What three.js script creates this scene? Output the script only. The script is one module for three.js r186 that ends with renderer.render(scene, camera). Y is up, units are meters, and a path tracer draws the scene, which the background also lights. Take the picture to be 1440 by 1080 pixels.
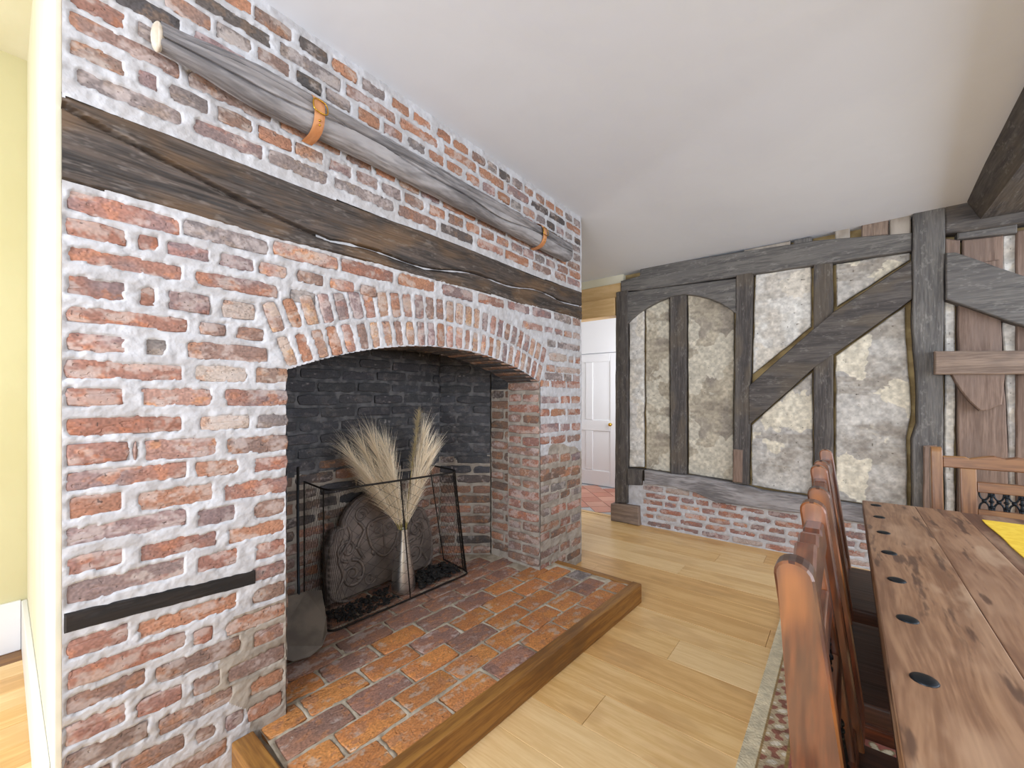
import * as THREE from 'three';
import { RoundedBoxGeometry } from 'three/addons/geometries/RoundedBoxGeometry.js';
import { mergeGeometries } from 'three/addons/utils/BufferGeometryUtils.js';
import { RectAreaLightUniformsLib } from 'three/addons/lights/RectAreaLightUniformsLib.js';

// ------------------------------------------------------------------ camera, sky, light, exposure
const scene = new THREE.Scene();
const camera = new THREE.PerspectiveCamera(85.7, 1440 / 1080, 0.02, 60);
camera.position.set(0, 1.145, 0);
camera.rotation.set(0, THREE.MathUtils.degToRad(38.92), 0);
camera.setViewOffset(1440, 1080, 0, -20, 1440, 1080);
camera.updateProjectionMatrix();
const renderer = new THREE.WebGLRenderer({ antialias: true });
renderer.toneMapping = THREE.LinearToneMapping;
renderer.toneMappingExposure = 1.17;
renderer.shadowMap.enabled = true;
scene.background = new THREE.Color(0.75, 0.86, 1.0);
RectAreaLightUniformsLib.init();
function windowLight(w, h, x, y, z, tx, ty, tz, power, color) {
  const l = new THREE.RectAreaLight(color, power, w, h);
  l.position.set(x, y, z); l.lookAt(tx, ty, tz); scene.add(l); return l;
}
// daylight entering the windows of the room (behind and to the right of the camera) and of the hall
windowLight(1.5, 1.25, 2.36, 1.45, -0.35, 0, 1.45, -0.35, 6.6, 0xe6f0ff);
windowLight(1.5, 1.25, 2.36, 1.45, -2.45, 0, 1.45, -2.45, 6.2, 0xe6f0ff);
windowLight(2.0, 1.3, -0.6, 1.5, 1.86, -0.6, 1.5, -2, 11, 0xeaf2ff);
windowLight(0.8, 1.2, -1.54, 1.4, -4.4, -3, 1.4, -4.4, 5.2, 0xf0f5ff);

// ------------------------------------------------------------------ helpers
let seed = 7;
const rnd = () => { seed = (seed * 1664525 + 1013904223) >>> 0; return seed / 4294967296; };
const rr = (a, b) => a + (b - a) * rnd();
const clamp = (x, a = 0, b = 1) => Math.min(b, Math.max(a, x));
const mix = (a, b, t) => a + (b - a) * t;
const sst = (a, b, x) => { const t = clamp((x - a) / (b - a)); return t * t * (3 - 2 * t); };
// tileable value noise: lattice of period p
const lat = new Float32Array(65536); for (let i = 0; i < 65536; i++) lat[i] = rnd();
function vn(x, y, px, py, s) {
  const xi = Math.floor(x), yi = Math.floor(y), fx = x - xi, fy = y - yi;
  const u = fx * fx * (3 - 2 * fx), v = fy * fy * (3 - 2 * fy);
  const x0 = ((xi % px) + px) % px, x1 = (x0 + 1) % px, y0 = ((yi % py) + py) % py, y1 = (y0 + 1) % py;
  const h = (a, b) => lat[(a * 374761 + b * 668265 + s * 9176 + (a * b % 251) * 77) & 65535];
  return mix(mix(h(x0, y0), h(x1, y0), u), mix(h(x0, y1), h(x1, y1), u), v);
}
function fbm(x, y, px, py, s, oct = 4) {
  let a = 0.5, t = 0, n = 0;
  for (let i = 0; i < oct; i++) { t += a * vn(x, y, px, py, s + i * 13); n += a; a *= 0.5; x *= 2; y *= 2; px *= 2; py *= 2; }
  return t / n;
}
function tex(w, h, fn, srgb = true) {
  const d = new Uint8Array(w * h * 4);
  for (let j = 0; j < h; j++) for (let i = 0; i < w; i++) {
    const c = fn(i / w, j / h), k = (j * w + i) * 4;
    if (typeof c === 'number') { d[k] = d[k + 1] = d[k + 2] = clamp(c) * 255; } else { d[k] = clamp(c[0], 0, 255); d[k + 1] = clamp(c[1], 0, 255); d[k + 2] = clamp(c[2], 0, 255); }
    d[k + 3] = 255;
  }
  const t = new THREE.DataTexture(d, w, h); t.wrapS = t.wrapT = THREE.RepeatWrapping;
  t.magFilter = THREE.LinearFilter; t.minFilter = THREE.LinearMipmapLinearFilter; t.generateMipmaps = true;
  if (srgb) t.colorSpace = THREE.SRGBColorSpace; t.needsUpdate = true; return t;
}
const m3 = (a, b, t) => [mix(a[0], b[0], t), mix(a[1], b[1], t), mix(a[2], b[2], t)];

// ------------------------------------------------------------------ materials
const brickBump = tex(512, 512, (u, v) => {
  const a = fbm(u * 6, v * 12, 6, 12, 3, 5), b = vn(u * 90, v * 90, 90, 90, 5), c = vn(u * 40, v * 60, 40, 60, 9);
  const crease = 1 - sst(0.0, 0.06, Math.abs(fbm(u * 4, v * 14, 4, 14, 21, 3) - 0.5));
  return a * 0.6 + b * 0.15 + (c < 0.14 ? -0.2 : 0.1) - crease * 0.22 + 0.1;
}, false);
// texture covers 0.5 x 0.5 m; c1, c2 body colours, c3 a patch colour, wash = share covered by lime smears
function brickMat(c1, c2, c3, wash, s, rough = 0.92) {
  const map = tex(400, 400, (u, v) => {
    const big = fbm(u * 4, v * 6, 4, 6, s, 4), mid = fbm(u * 14, v * 20, 14, 20, s + 31, 4), fine = vn(u * 120, v * 120, 120, 120, s + 5);
    const hz = 0.30; let c = m3(c1, c2, sst(0.36, 0.62, big));
    c = m3(c, [150, 132, 126], wash > 0.4 ? hz : 0.02);
    c = m3(c, c3, sst(0.56, 0.68, mid) * 0.75);
    const k = 0.86 + 0.28 * fine * (0.6 + 0.8 * mid); c = [c[0] * k, c[1] * k, c[2] * k];
    const l = fbm(u * 10 + 3, v * 16, 10, 16, s + 71, 5) + 0.22 * (vn(u * 60, v * 60, 60, 60, s + 8) - 0.5);
    c = m3(c, [196, 184, 178], sst(1 - wash - 0.08, 1 - wash + 0.16, l) * 0.62); c = m3(c, [178, 160, 152], 0.10);
    if (vn(u * 70, v * 70, 70, 70, s + 55) < 0.05) c = m3(c, [60, 50, 46], 0.6);
    return c;
  });
  return new THREE.MeshStandardMaterial({ map, roughness: rough, bumpMap: brickBump, bumpScale: 0.005, vertexColors: true });
}
const BM = {
  R: brickMat([156, 94, 72], [138, 90, 76], [168, 106, 78], 0.47, 101),
  O: brickMat([176, 112, 74], [160, 102, 72], [144, 104, 82], 0.44, 142),
  B: brickMat([138, 102, 84], [124, 96, 84], [152, 108, 82], 0.47, 183),
  P: brickMat([134, 106, 104], [120, 100, 100], [148, 108, 98], 0.49, 224),
  G: brickMat([124, 114, 110], [110, 105, 104], [136, 120, 108], 0.47, 265),
  D: brickMat([84, 76, 72], [70, 66, 66], [108, 88, 74], 0.34, 306),
  T: brickMat([154, 97, 78], [132, 106, 106], [168, 112, 86], 0.48, 347),
  I: brickMat([180, 130, 112], [170, 120, 102], [186, 128, 90], 0.50, 388),
  W: brickMat([184, 168, 154], [172, 152, 138], [164, 124, 102], 0.58, 429),
  Y: brickMat([178, 136, 108], [164, 120, 98], [188, 146, 108], 0.48, 470),
  K: brickMat([64, 66, 71], [52, 53, 57], [78, 76, 76], 0.22, 511, 0.8),
  H: brickMat([132, 100, 82], [106, 88, 78], [150, 106, 76], 0.3, 552),
  S: brickMat([206, 134, 68], [194, 122, 66], [172, 116, 78], 0.36, 593, 0.7),
  U: brickMat([158, 112, 90], [140, 104, 90], [174, 116, 80], 0.4, 634, 0.75),
};
function plainMat(c1, c2, opts = {}, sc = 5, s = 3, bump = 0.003) {
  const map = tex(256, 256, (u, v) => m3(c1, c2, sst(0.3, 0.7, fbm(u * sc, v * sc, sc, sc, s, 5))));
  const bm = tex(256, 256, (u, v) => fbm(u * 14, v * 14, 14, 14, s + 3, 5), false);
  return new THREE.MeshStandardMaterial(Object.assign({ map, bumpMap: bm, bumpScale: bump, roughness: 0.95 }, opts));
}
const mortarMat = plainMat([196, 195, 197], [180, 177, 177], {}, 10, 11, 0.005);
const mortarGrey = plainMat([172, 162, 150], [146, 136, 124], {}, 8, 17, 0.004);
const mortarSoot = plainMat([112, 110, 110], [72, 72, 74], {}, 8, 19, 0.004);
const hearthMortar = plainMat([186, 174, 154], [160, 146, 126], {}, 8, 23, 0.003);
const ceilMat = plainMat([222, 225, 231], [217, 220, 227], {}, 3, 29, 0.002);
const creamMat = plainMat([234, 229, 208], [228, 222, 196], {}, 3, 31, 0.001);
const yellowMat = plainMat([212, 205, 164], [208, 200, 157], {}, 3, 33, 0.001);
const whitePaint = new THREE.MeshStandardMaterial({ color: 0xeeeef0, roughness: 0.5 });
const ochreMat = plainMat([176, 152, 106], [138, 116, 78], {}, 10, 37, 0.006);
// wood: u along the grain 1 m, v across 0.5 m
function woodMat(c1, c2, c3, s, o = {}) {
  const st = o.streak || 26;
  const map = tex(512, 512, (u, v) => {
    const w = v + 0.03 * (fbm(u * 3, v * 4, 3, 4, s + 2, 3) - 0.5) * (o.wave || 1);
    const g = fbm(u * 3, w * st, 3, st, s, 4), f = fbm(u * 14, w * st * 5, 14, st * 5, s + 40, 3), z = fbm(u * 30, v * 60, 30, 60, s + 77, 3), p = fbm(u * 4, v * 5, 4, 5, s + 60, 4);
    let c = m3(c1, c2, sst(0.3, 0.7, g * 0.5 + f * 0.35 + z * 0.15));
    c = m3(c, c3, sst(0.5, 0.72, p) * (o.patch === undefined ? 0.5 : o.patch));
    if (o.wash) c = m3(c, o.washCol || [200, 196, 190], sst(1 - o.wash - 0.08, 1 - o.wash + 0.08, 0.6 * fbm(u * 14, v * 20, 14, 20, s + 90, 5) + 0.4 * fbm(u * 60, v * 90, 60, 90, s + 94, 2)) * (o.washK || 0.4));
    if (o.marks) { const k = fbm(u * 7, v * 26, 7, 26, s + 120, 5); c = m3(c, o.markCol || [60, 40, 28], sst(0.6, 0.72, k) * o.marks); const k2 = fbm(u * 5, v * 8, 5, 8, s + 140, 5); c = m3(c, [206, 180, 152], sst(0.56, 0.7, k2) * o.marks * 0.6); }
    return c;
  });
  const bm = tex(512, 256, (u, v) => fbm(u * 3, v * st, 3, st, s, 4) * 0.7 + fbm(u * 14, v * st * 4, 14, st * 4, s + 40, 2) * 0.3, false);
  return new THREE.MeshPhysicalMaterial({ map, bumpMap: bm, bumpScale: o.bump === undefined ? 0.002 : o.bump, roughness: o.rough || 0.8, clearcoat: o.coat || 0, clearcoatRoughness: 0.25 });
}
const charMat = woodMat([40, 34, 30], [90, 77, 68], [128, 94, 60], 700, { bump: 0.006, rough: 0.55, wash: 0.36, washCol: [142, 134, 128], streak: 30, wave: 3, patch: 0.5 });
const greyWood = woodMat([104, 100, 100], [164, 160, 160], [132, 124, 120], 740, { bump: 0.006, rough: 0.85, streak: 12, wave: 4 });
const frameMat = woodMat([82, 79, 77], [116, 112, 107], [98, 94, 92], 780, { bump: 0.005, rough: 0.8, streak: 22, wash: 0.36, washCol: [156, 152, 146] });
const frameDark = woodMat([66, 61, 59], [98, 92, 87], [106, 94, 78], 800, { bump: 0.005, rough: 0.8, streak: 22, wash: 0.34, washCol: [146, 142, 136] });
const boardMat = woodMat([112, 92, 80], [142, 120, 106], [128, 110, 100], 820, { bump: 0.003, rough: 0.85 });
const oldRail = woodMat([116, 98, 86], [150, 130, 114], [96, 86, 80], 840, { bump: 0.005 });
const kerbMat = woodMat([128, 86, 42], [168, 120, 58], [100, 72, 48], 860, { rough: 0.5, bump: 0.0015 });
const paleOak = woodMat([214, 176, 120], [228, 194, 142], [206, 168, 112], 880, { rough: 0.6, bump: 0.0008 });
const mahog = woodMat([56, 26, 14], [112, 55, 25], [158, 92, 38], 900, { rough: 0.34, bump: 0.0006, coat: 0.45, streak: 16, patch: 0.7, marks: 0.3 });
const mahog2 = woodMat([112, 74, 48], [150, 104, 66], [172, 128, 78], 915, { rough: 0.4, bump: 0.0008, coat: 0.3, streak: 16 });
const tableMats = [[[126, 90, 64], [166, 128, 96], [188, 154, 124]], [[122, 86, 62], [158, 120, 90], [180, 144, 114]], [[92, 60, 44], [124, 86, 62], [112, 78, 58]]].map((c, i) => woodMat(c[0], c[1], c[2], 930 + i * 7, { rough: 0.5, bump: 0.0015, patch: 0.6, wave: 3, coat: 0.1, marks: 0.7, markCol: [78, 54, 40] }));
const tableDark = woodMat([58, 38, 28], [88, 58, 42], [72, 50, 38], 960, { rough: 0.5 });
const floorMats = [0, 1, 2, 3].map(i => woodMat([[224, 178, 112], [230, 188, 124], [216, 168, 104], [235, 196, 136]][i], [[242, 203, 140], [245, 208, 150], [233, 190, 126], [248, 214, 158]][i], [[204, 158, 100], [212, 168, 110], [192, 146, 90], [216, 174, 114]][i], 970 + i * 9, { rough: 0.38, bump: 0.0004, streak: 22, wave: 2, coat: 0.12 }));
const iron = new THREE.MeshStandardMaterial({ color: 0x2c3034, roughness: 0.42, metalness: 0.85 });
const castIron = plainMat([136, 124, 116], [108, 98, 92], { roughness: 0.55, metalness: 0.2 }, 8, 61, 0.003);
const wireMat = new THREE.MeshStandardMaterial({ color: 0x2a2724, roughness: 0.55, metalness: 0.6 });
const steel = new THREE.MeshStandardMaterial({ color: 0xe0e0de, roughness: 0.34, metalness: 1 });
const brass = new THREE.MeshStandardMaterial({ color: 0xc79a3c, roughness: 0.25, metalness: 1 });
const leather = plainMat([206, 146, 98], [186, 124, 78], { roughness: 0.6 }, 6, 63, 0.001);
const coalMat = plainMat([46, 43, 40], [28, 26, 25], { roughness: 0.9 }, 8, 65, 0.003);
const ashMat = plainMat([96, 86, 74], [62, 56, 50], {}, 10, 67, 0.006);

function obj(name, geo, mat, parent = scene) {
  const m = new THREE.Mesh(geo, mat); m.name = name; m.castShadow = m.receiveShadow = true; parent.add(m); return m;
}
const used = {};
function numbered(n) { if (!(n in used)) { used[n] = 0; return n; } return n + '_' + String(++used[n]).padStart(3, '0'); }
function grp(name, label, category, group, kind) {
  const g = new THREE.Group(); g.name = numbered(name); scene.add(g); tag(g, label, category, group, kind); return g;
}
function tag(o, label, category, group, kind) {
  if (label) o.userData.label = label; if (category) o.userData.category = category;
  if (group) o.userData.group = group; if (kind) o.userData.kind = kind; return o;
}
function struct(name, geo, mat, label, category) { const m = obj(numbered(name), geo, mat); tag(m, label, category, null, 'structure'); return m; }
// box projected uv in metres; axis = grain axis 0,1,2
function puv(g, axis = 0, su = 1, sv = 2, ou = rnd() * 5, ov = rnd() * 5) {
  if (g.index) g = g.toNonIndexed();
  if (!g.attributes.normal) g.computeVertexNormals();
  const p = g.attributes.position, n = p.count, uv = new Float32Array(n * 2);
  const a = new THREE.Vector3(), b = new THREE.Vector3(), c = new THREE.Vector3();
  for (let i = 0; i < n; i += 3) {
    a.fromBufferAttribute(p, i); b.fromBufferAttribute(p, i + 1).sub(a); c.fromBufferAttribute(p, i + 2).sub(a); b.cross(c);
    const ab = [Math.abs(b.x), Math.abs(b.y), Math.abs(b.z)]; const k = ab.indexOf(Math.max(...ab));
    let U = axis, V = 3 - axis - k; if (k === axis) { U = (k + 1) % 3; V = (k + 2) % 3; }
    for (let j = i; j < i + 3; j++) { const q = [p.getX(j), p.getY(j), p.getZ(j)]; uv[j * 2] = q[U] * su + ou; uv[j * 2 + 1] = q[V] * sv + ov; }
  }
  g.setAttribute('uv', new THREE.BufferAttribute(uv, 2)); return g;
}
function box(x0, x1, y0, y1, z0, z1, axis = 0, r = 0.004, su, sv) {
  const w = x1 - x0, h = y1 - y0, d = z1 - z0;
  const g = r ? new RoundedBoxGeometry(w, h, d, 1, Math.min(r, w / 2.1, h / 2.1, d / 2.1)) : new THREE.BoxGeometry(w, h, d);
  g.translate((x0 + x1) / 2, (y0 + y1) / 2, (z0 + z1) / 2); return puv(g, axis, su, sv);
}
// irregular prism: polygon [[a,b]...] in a plane; basis maps (a,b,w)->world
function wob(pts, amp, step, s) {
  const out = [];
  for (let i = 0; i < pts.length; i++) {
    const p = pts[i], q = pts[(i + 1) % pts.length], L = Math.hypot(q[0] - p[0], q[1] - p[1]), n = Math.max(1, Math.round(L / step));
    for (let k = 0; k < n; k++) {
      const t = k / n, x = mix(p[0], q[0], t), y = mix(p[1], q[1], t), e = k ? 1 : 0.4;
      out.push([x + amp * e * (fbm(x * 9 + s, y * 9, 97, 97, 5, 3) - 0.5) * 2, y + amp * e * (fbm(x * 9, y * 9 + s, 97, 97, 9, 3) - 0.5) * 2]);
    }
  }
  return out;
}
function prism(pts, depth, bevel = 0.006) {
  const s = new THREE.Shape(pts.map(p => new THREE.Vector2(p[0], p[1])));
  return new THREE.ExtrudeGeometry(s, { depth: depth - 2 * bevel, bevelEnabled: bevel > 0, bevelThickness: bevel, bevelSize: bevel, bevelOffset: -bevel, bevelSegments: 1, steps: 1 }).translate(0, 0, bevel);
}
function tube(pts, r, seg = 24, rad = 6, closed = false) {
  return new THREE.TubeGeometry(new THREE.CatmullRomCurve3(pts.map(p => new THREE.Vector3(...p)), closed), seg, r, rad, closed);
}
const cyl = (x, y0, y1, z, r0, r1 = r0, n = 12) => new THREE.CylinderGeometry(r1, r0, y1 - y0, n).translate(x, (y0 + y1) / 2, z);
const mg = l => mergeGeometries(l.map(g => { g = g.index ? g.toNonIndexed() : g; for (const k of Object.keys(g.attributes)) if (!['position', 'normal', 'uv'].includes(k)) g.deleteAttribute(k); return g; }));

// ------------------------------------------------------------------ bricks
// a surface frame: o origin, u along, v up, n outwards
const F = (o, u, v, n) => new THREE.Matrix4().makeBasis(new THREE.Vector3(...u), new THREE.Vector3(...v), new THREE.Vector3(...n)).setPosition(...o);
// brick centred at (cu,cv) in the frame, length l, height h, turned by ang, face proud by w
function brickGeo(l, h, d, jit, tint) {
  const P = [], nu = Math.max(2, Math.round(l / 0.045)), nv = 2, a = l / 2, b = h / 2, J = () => (rnd() - 0.5) * 2 * jit;
  for (let i = 0; i < nu; i++) P.push([-a + l * i / nu, -b]);
  for (let i = 0; i < nv; i++) P.push([a, -b + h * i / nv]);
  for (let i = 0; i < nu; i++) P.push([a - l * i / nu, b]);
  for (let i = 0; i < nv; i++) P.push([-a, b - h * i / nv]);
  const n = P.length, pos = [], uv = [], idx = [], ou = rnd() * 7, ov = rnd() * 7;
  const cut = [0, nu, nu + nv, 2 * nu + nv];
  const ring = (ins, w) => { for (let i = 0; i < n; i++) { let [x, y] = P[i]; if (cut.includes(i)) { x *= 1 - 0.004 / a; y *= 1 - 0.004 / b; } pos.push(x * (1 - ins / a), y * (1 - ins / b), w + (ins > 0 ? (rnd() - 0.5) * 0.0025 : 0)); uv.push((x * (1 - ins / a)) * 2 + ou, (y * (1 - ins / b)) * 2 + ov + w * 2); } };
  for (const p of P) { p[0] += J(); p[1] += J(); }
  ring(0.004, 0); ring(0, -0.003); ring(0, -d);
  const m = Math.max(1, Math.round(l / 0.07)), c0 = pos.length / 3;
  for (let i = 0; i < m; i++) { const x = -a + l * (i + 0.5) / m; pos.push(x, 0, (rnd() - 0.4) * 0.003); uv.push(x * 2 + ou, ov); }
  const near = x => clamp(Math.floor((x + a) / l * m), 0, m - 1);
  for (let i = 0; i < n; i++) {
    const j = (i + 1) % n, ci = c0 + near((pos[i * 3] + pos[j * 3]) / 2);
    idx.push(ci, i, j);
    const cp = c0 + near((pos[((i + n - 1) % n) * 3] + pos[i * 3]) / 2); if (cp !== ci) idx.push(cp, i, ci);
    for (let k = 0; k < 2; k++) { const A = k * n + i, B = k * n + j; idx.push(A, A + n, B, B, A + n, B + n); }
  }
  const g = new THREE.BufferGeometry(); g.setAttribute('position', new THREE.Float32BufferAttribute(pos, 3)); g.setAttribute('uv', new THREE.Float32BufferAttribute(uv, 2));
  const col = new Float32Array(pos.length), t = tint || [rr(0.86, 1.1), 1, 1]; const k = t[0];
  for (let i = 0; i < col.length; i += 3) { col[i] = k * t[1]; col[i + 1] = k; col[i + 2] = k * t[2]; }
  g.setAttribute('color', new THREE.BufferAttribute(col, 3)); g.setIndex(idx); g.computeVertexNormals(); return g;
}
function layBrick(parent, fr, list, cu, cv, l, h, code, { ang = 0, w = rr(0.0005, 0.0045), d = 0.03, jit = 0.0022 } = {}) {
  list.push([cu, cv, l / 2, h / 2, ang]);
  const g = brickGeo(l, h, d, jit, [rr(0.88, 1.08), rr(0.97, 1.03), rr(0.97, 1.03)]);
  g.applyMatrix4(new THREE.Matrix4().makeRotationZ(ang)).translate(cu, cv, w).applyMatrix4(fr);
  obj('brick', g, BM[code], parent);
}
// mortar bed as a height field between the bricks, flush and ragged over their edges
function mortar(fr, u0, u1, v0, v1, cell, list, keep, snap, ragged = 0.006, sink = 0.006) {
  const nu = Math.round((u1 - u0) / cell), nv = Math.round((v1 - v0) / cell), N = (nu + 1) * (nv + 1);
  const sd = new Float32Array(N).fill(1);
  for (const [cu, cv, a, b, ang] of list) {
    const R = Math.hypot(a, b) + 0.02, c = Math.cos(ang), s = Math.sin(ang);
    for (let j = Math.max(0, Math.floor((cv - R - v0) / cell)); j <= Math.min(nv, Math.ceil((cv + R - v0) / cell)); j++)
      for (let i = Math.max(0, Math.floor((cu - R - u0) / cell)); i <= Math.min(nu, Math.ceil((cu + R - u0) / cell)); i++) {
        const x = u0 + i * cell - cu, y = v0 + j * cell - cv, lx = Math.abs(c * x + s * y) - a, ly = Math.abs(-s * x + c * y) - b;
        const k = j * (nu + 1) + i, D = Math.max(lx, ly); if (D < sd[k]) sd[k] = D;
      }
  }
  const pos = new Float32Array(N * 3), uv = new Float32Array(N * 2);
  for (let j = 0; j <= nv; j++) for (let i = 0; i <= nu; i++) {
    const k = j * (nu + 1) + i; let u = u0 + i * cell, v = v0 + j * cell;
    const r = 0.6 * (fbm(u * 24 + 40, v * 24 + 40, 4096, 4096, 77, 3) - 0.5) + 0.7 * (fbm(u * 75 + 40, v * 75 + 40, 8192, 8192, 81, 2) - 0.5), q = fbm(u * 5 + 9, v * 5 + 9, 4096, 4096, 15, 2) - 0.5;
    const t = sst(-0.003, 0.002, sd[k] + ragged * (0.7 + 2.4 * r + 1.6 * q));
    if (snap) [u, v] = snap(u, v);
    pos[k * 3] = u; pos[k * 3 + 1] = v; pos[k * 3 + 2] = mix(-sink, 0.0035 + 0.006 * r + 0.005 * q, t);
    uv[k * 2] = u * 3; uv[k * 2 + 1] = v * 3;
  }
  const sets = {};
  for (let j = 0; j < nv; j++) for (let i = 0; i < nu; i++) {
    const a = j * (nu + 1) + i, b = a + 1, c = a + nu + 1, d = c + 1;
    const kk = keep ? keep(u0 + (i + 0.5) * cell, v0 + (j + 0.5) * cell) : 1; if (!kk) continue;
    (sets[kk] = sets[kk] || []).push(a, b, d, a, d, c);
  }
  const out = {};
  for (const kk in sets) {
    const g = new THREE.BufferGeometry(); g.setAttribute('position', new THREE.BufferAttribute(pos.slice(), 3)); g.setAttribute('uv', new THREE.BufferAttribute(uv.slice(), 2));
    g.setIndex(sets[kk]); g.computeVertexNormals(); g.applyMatrix4(fr); out[kk] = g;
  }
  return out;
}

// ------------------------------------------------------------------ chimney breast (face at x = -1.45, looking towards +x)
// rows: [height at the left end, height at the right end, brick height, [[from, to, colour], ...]] in mm along the wall
const ROWS = [
  [1926, 1938, 50, [[110, 323, 'G'], [345, 530, 'P'], [545, 740, 'G'], [762, 1020, 'G'], [1043, 1251, 'B'], [1274, 1485, 'D'], [1514, 1718, 'R'], [1735, 1951, 'O'], [1987, 2192, 'B'], [2226, 2370, 'B']]],
  [1992, 1994, 50, [[101, 208, 'B'], [225, 272, 'P'], [292, 386, 'G'], [404, 500, 'B'], [514, 619, 'O'], [627, 725, 'B'], [745, 837, 'P'], [1072, 1177, 'B'], [1205, 1302, 'O'], [1323, 1420, 'B'], [1436, 1534, 'O'], [1543, 1645, 'O'], [1664, 1765, 'I'], [1786, 1890, 'P'], [1898, 2001, 'P'], [2015, 2119, 'G'], [2132, 2238, 'P'], [2261, 2395, 'B']]],
  [2056, 2051, 50, [[101, 318, 'B'], [336, 555, 'B'], [580, 793, 'O'], [809, 921, 'B'], [1043, 1150, 'O'], [1161, 1269, 'P'], [1286, 1502, 'O'], [1517, 1743, 'B'], [1751, 1991, 'O'], [2011, 2215, 'P'], [2249, 2370, 'O']]],
  [2116, 2118, 50, [[101, 207, 'R'], [225, 270, 'G'], [290, 440, 'B'], [483, 565, 'P'], [580, 711, 'O'], [722, 831, 'G'], [857, 1043, 'B']]],
  [2179, 2176, 50, [[186, 321, 'D'], [347, 483, 'P'], [509, 594, 'B']]],
  [2241, 2231, 50, [[283, 392, 'B'], [400, 496, 'G'], [509, 612, 'B'], [630, 722, 'D'], [734, 831, 'G'], [857, 956, 'O'], [971, 1066, 'B'], [1086, 1184, 'G'], [1199, 1292, 'O'], [1305, 1413, 'O'], [1433, 1531, 'O'], [1553, 1653, 'P'], [1669, 1777, 'O'], [1786, 1879, 'G'], [1898, 2011, 'I']]],
  [2296, 2303, 50, [[350, 555, 'D'], [577, 793, 'G'], [812, 1031, 'B'], [1048, 1257, 'O'], [1286, 1510, 'O'], [1524, 1726, 'O'], [1751, 1951, 'P']]],
  [2362, 2357, 50, [[420, 500, 'O'], [502, 622, 'B'], [638, 742, 'D'], [757, 857, 'O'], [876, 982, 'G'], [1008, 1099, 'O'], [1111, 1216, 'O'], [1245, 1339, 'O'], [1348, 1460, 'O'], [1474, 1576, 'B'], [1591, 1669, 'G']]],
  [1625, 1672, 52, [[99, 320, 'T'], [323, 544, 'G'], [558, 779, 'I'], [793, 1019, 'R'], [1043, 1240, 'O'], [1283, 1485, 'P'], [1520, 1724, 'R'], [1755, 1963, 'P'], [1987, 2190, 'P'], [2217, 2436, 'G']]],
  [1558, 1575, 46, [[98, 208, 'R'], [227, 272, 'R'], [287, 388, 'P'], [408, 505, 'P'], [516, 602, 'I'], [636, 726, 'B'], [748, 845, 'I'], [870, 942, 'B']]],
  [1493, 1490, 48, [[98, 325, 'T'], [350, 575, 'T'], [613, 701, 'G']]],
  [1417, 1407, 55, [[98, 207, 'T'], [230, 267, 'R'], [290, 388, 'P'], [418, 507, 'W']]],
  [1350, 1330, 44, [[97, 336, 'R'], [362, 428, 'B'], [453, 532, 'B']]],
  [1282, 1282, 52, [[99, 209, 'T'], [238, 291, 'G'], [332, 543, 'B']]],
  [1214, 1238, 53, [[96, 326, 'R'], [349, 483, 'W'], [506, 605, 'B']]],
  [1149, 1134, 53, [[98, 204, 'R'], [232, 393, 'I'], [425, 605, 'T']]],
  [1076, 1051, 48, [[98, 324, 'R'], [363, 492, 'W'], [509, 605, 'G']]],
  [1010, 948, 56, [[98, 212, 'R'], [218, 230, 'B'], [240, 406, 'I'], [425, 605, 'B']]],
  [948, 871, 50, [[98, 335, 'T'], [351, 462, 'O'], [504, 605, 'R']]],
  [884, 744, 56, [[102, 204, 'O'], [227, 397, 'O'], [418, 605, 'T']]],
  [820, 656, 55, [[97, 334, 'P'], [353, 454, 'P'], [499, 596, 'B']]],
  [743, 642, 50, [[97, 205, 'R'], [231, 405, 'T'], [432, 596, 'O']]],
  [680, 564, 55, [[97, 334, 'P'], [353, 460, 'R'], [504, 596, 'R']]],
  [606, 505, 50, [[493, 596, 'P']]],
  [543, 418, 52, [[100, 212, 'T'], [226, 460, 'O'], [499, 596, 'B']]],
  [476, 322, 50, [[100, 334, 'R'], [344, 396, 'R'], [426, 596, 'O']]],
  [410, 266, 50, [[96, 247, 'B'], [262, 466, 'B'], [499, 596, 'B']]],
  [338, 155, 52, [[96, 210, 'R'], [224, 323, 'R'], [345, 414, 'B'], [432, 596, 'B']]],
  [270, 73, 50, [[96, 252, 'B'], [269, 447, 'B'], [493, 591, 'O']]],
  [200, -40, 50, [[96, 179, 'B'], [192, 329, 'B'], [351, 401, 'B'], [426, 476, 'P'], [483, 587, 'O']]],
  [130, -109, 50, [[96, 267, 'B'], [287, 432, 'B']]],
  [60, -131, 50, [[96, 210, 'R'], [224, 384, 'B']]],
];
const XF = -1.45, ZL = 0.093, ZR = 2.568;             // along-wall coordinate u = -z
const frFront = F([XF, 0, 0], [0, 0, -1], [0, 1, 0], [1, 0, 0]);
const OL = 0.598, OR = 2.066, OC = (OL + OR) / 2, HW = (OR - OL) / 2, RISE = 0.142, SPR = 1.238;
const AR = (HW * HW + RISE * RISE) / (2 * RISE), AY = SPR + RISE - AR, AH = Math.asin(HW / AR), RING = 0.226;
const archTop = u => { const d = Math.abs(u - OC); return d < HW ? AY + Math.sqrt(AR * AR - d * d) : 0; };
const inOpening = (u, v) => Math.abs(u - OC) < HW && v < archTop(u);
const archSide = v => {                               // half width kept free of coursed bricks at height v
  if (v < SPR) return HW; const Ro = AR + RING + 0.012;
  if (v > AY + Ro) return 0;
  const skew = HW + (v - SPR) * Math.tan(AH) + 0.012, arc = Math.sqrt(Math.max(0, Ro * Ro - (v - AY) ** 2));
  return Math.min(skew, arc);
};
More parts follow.
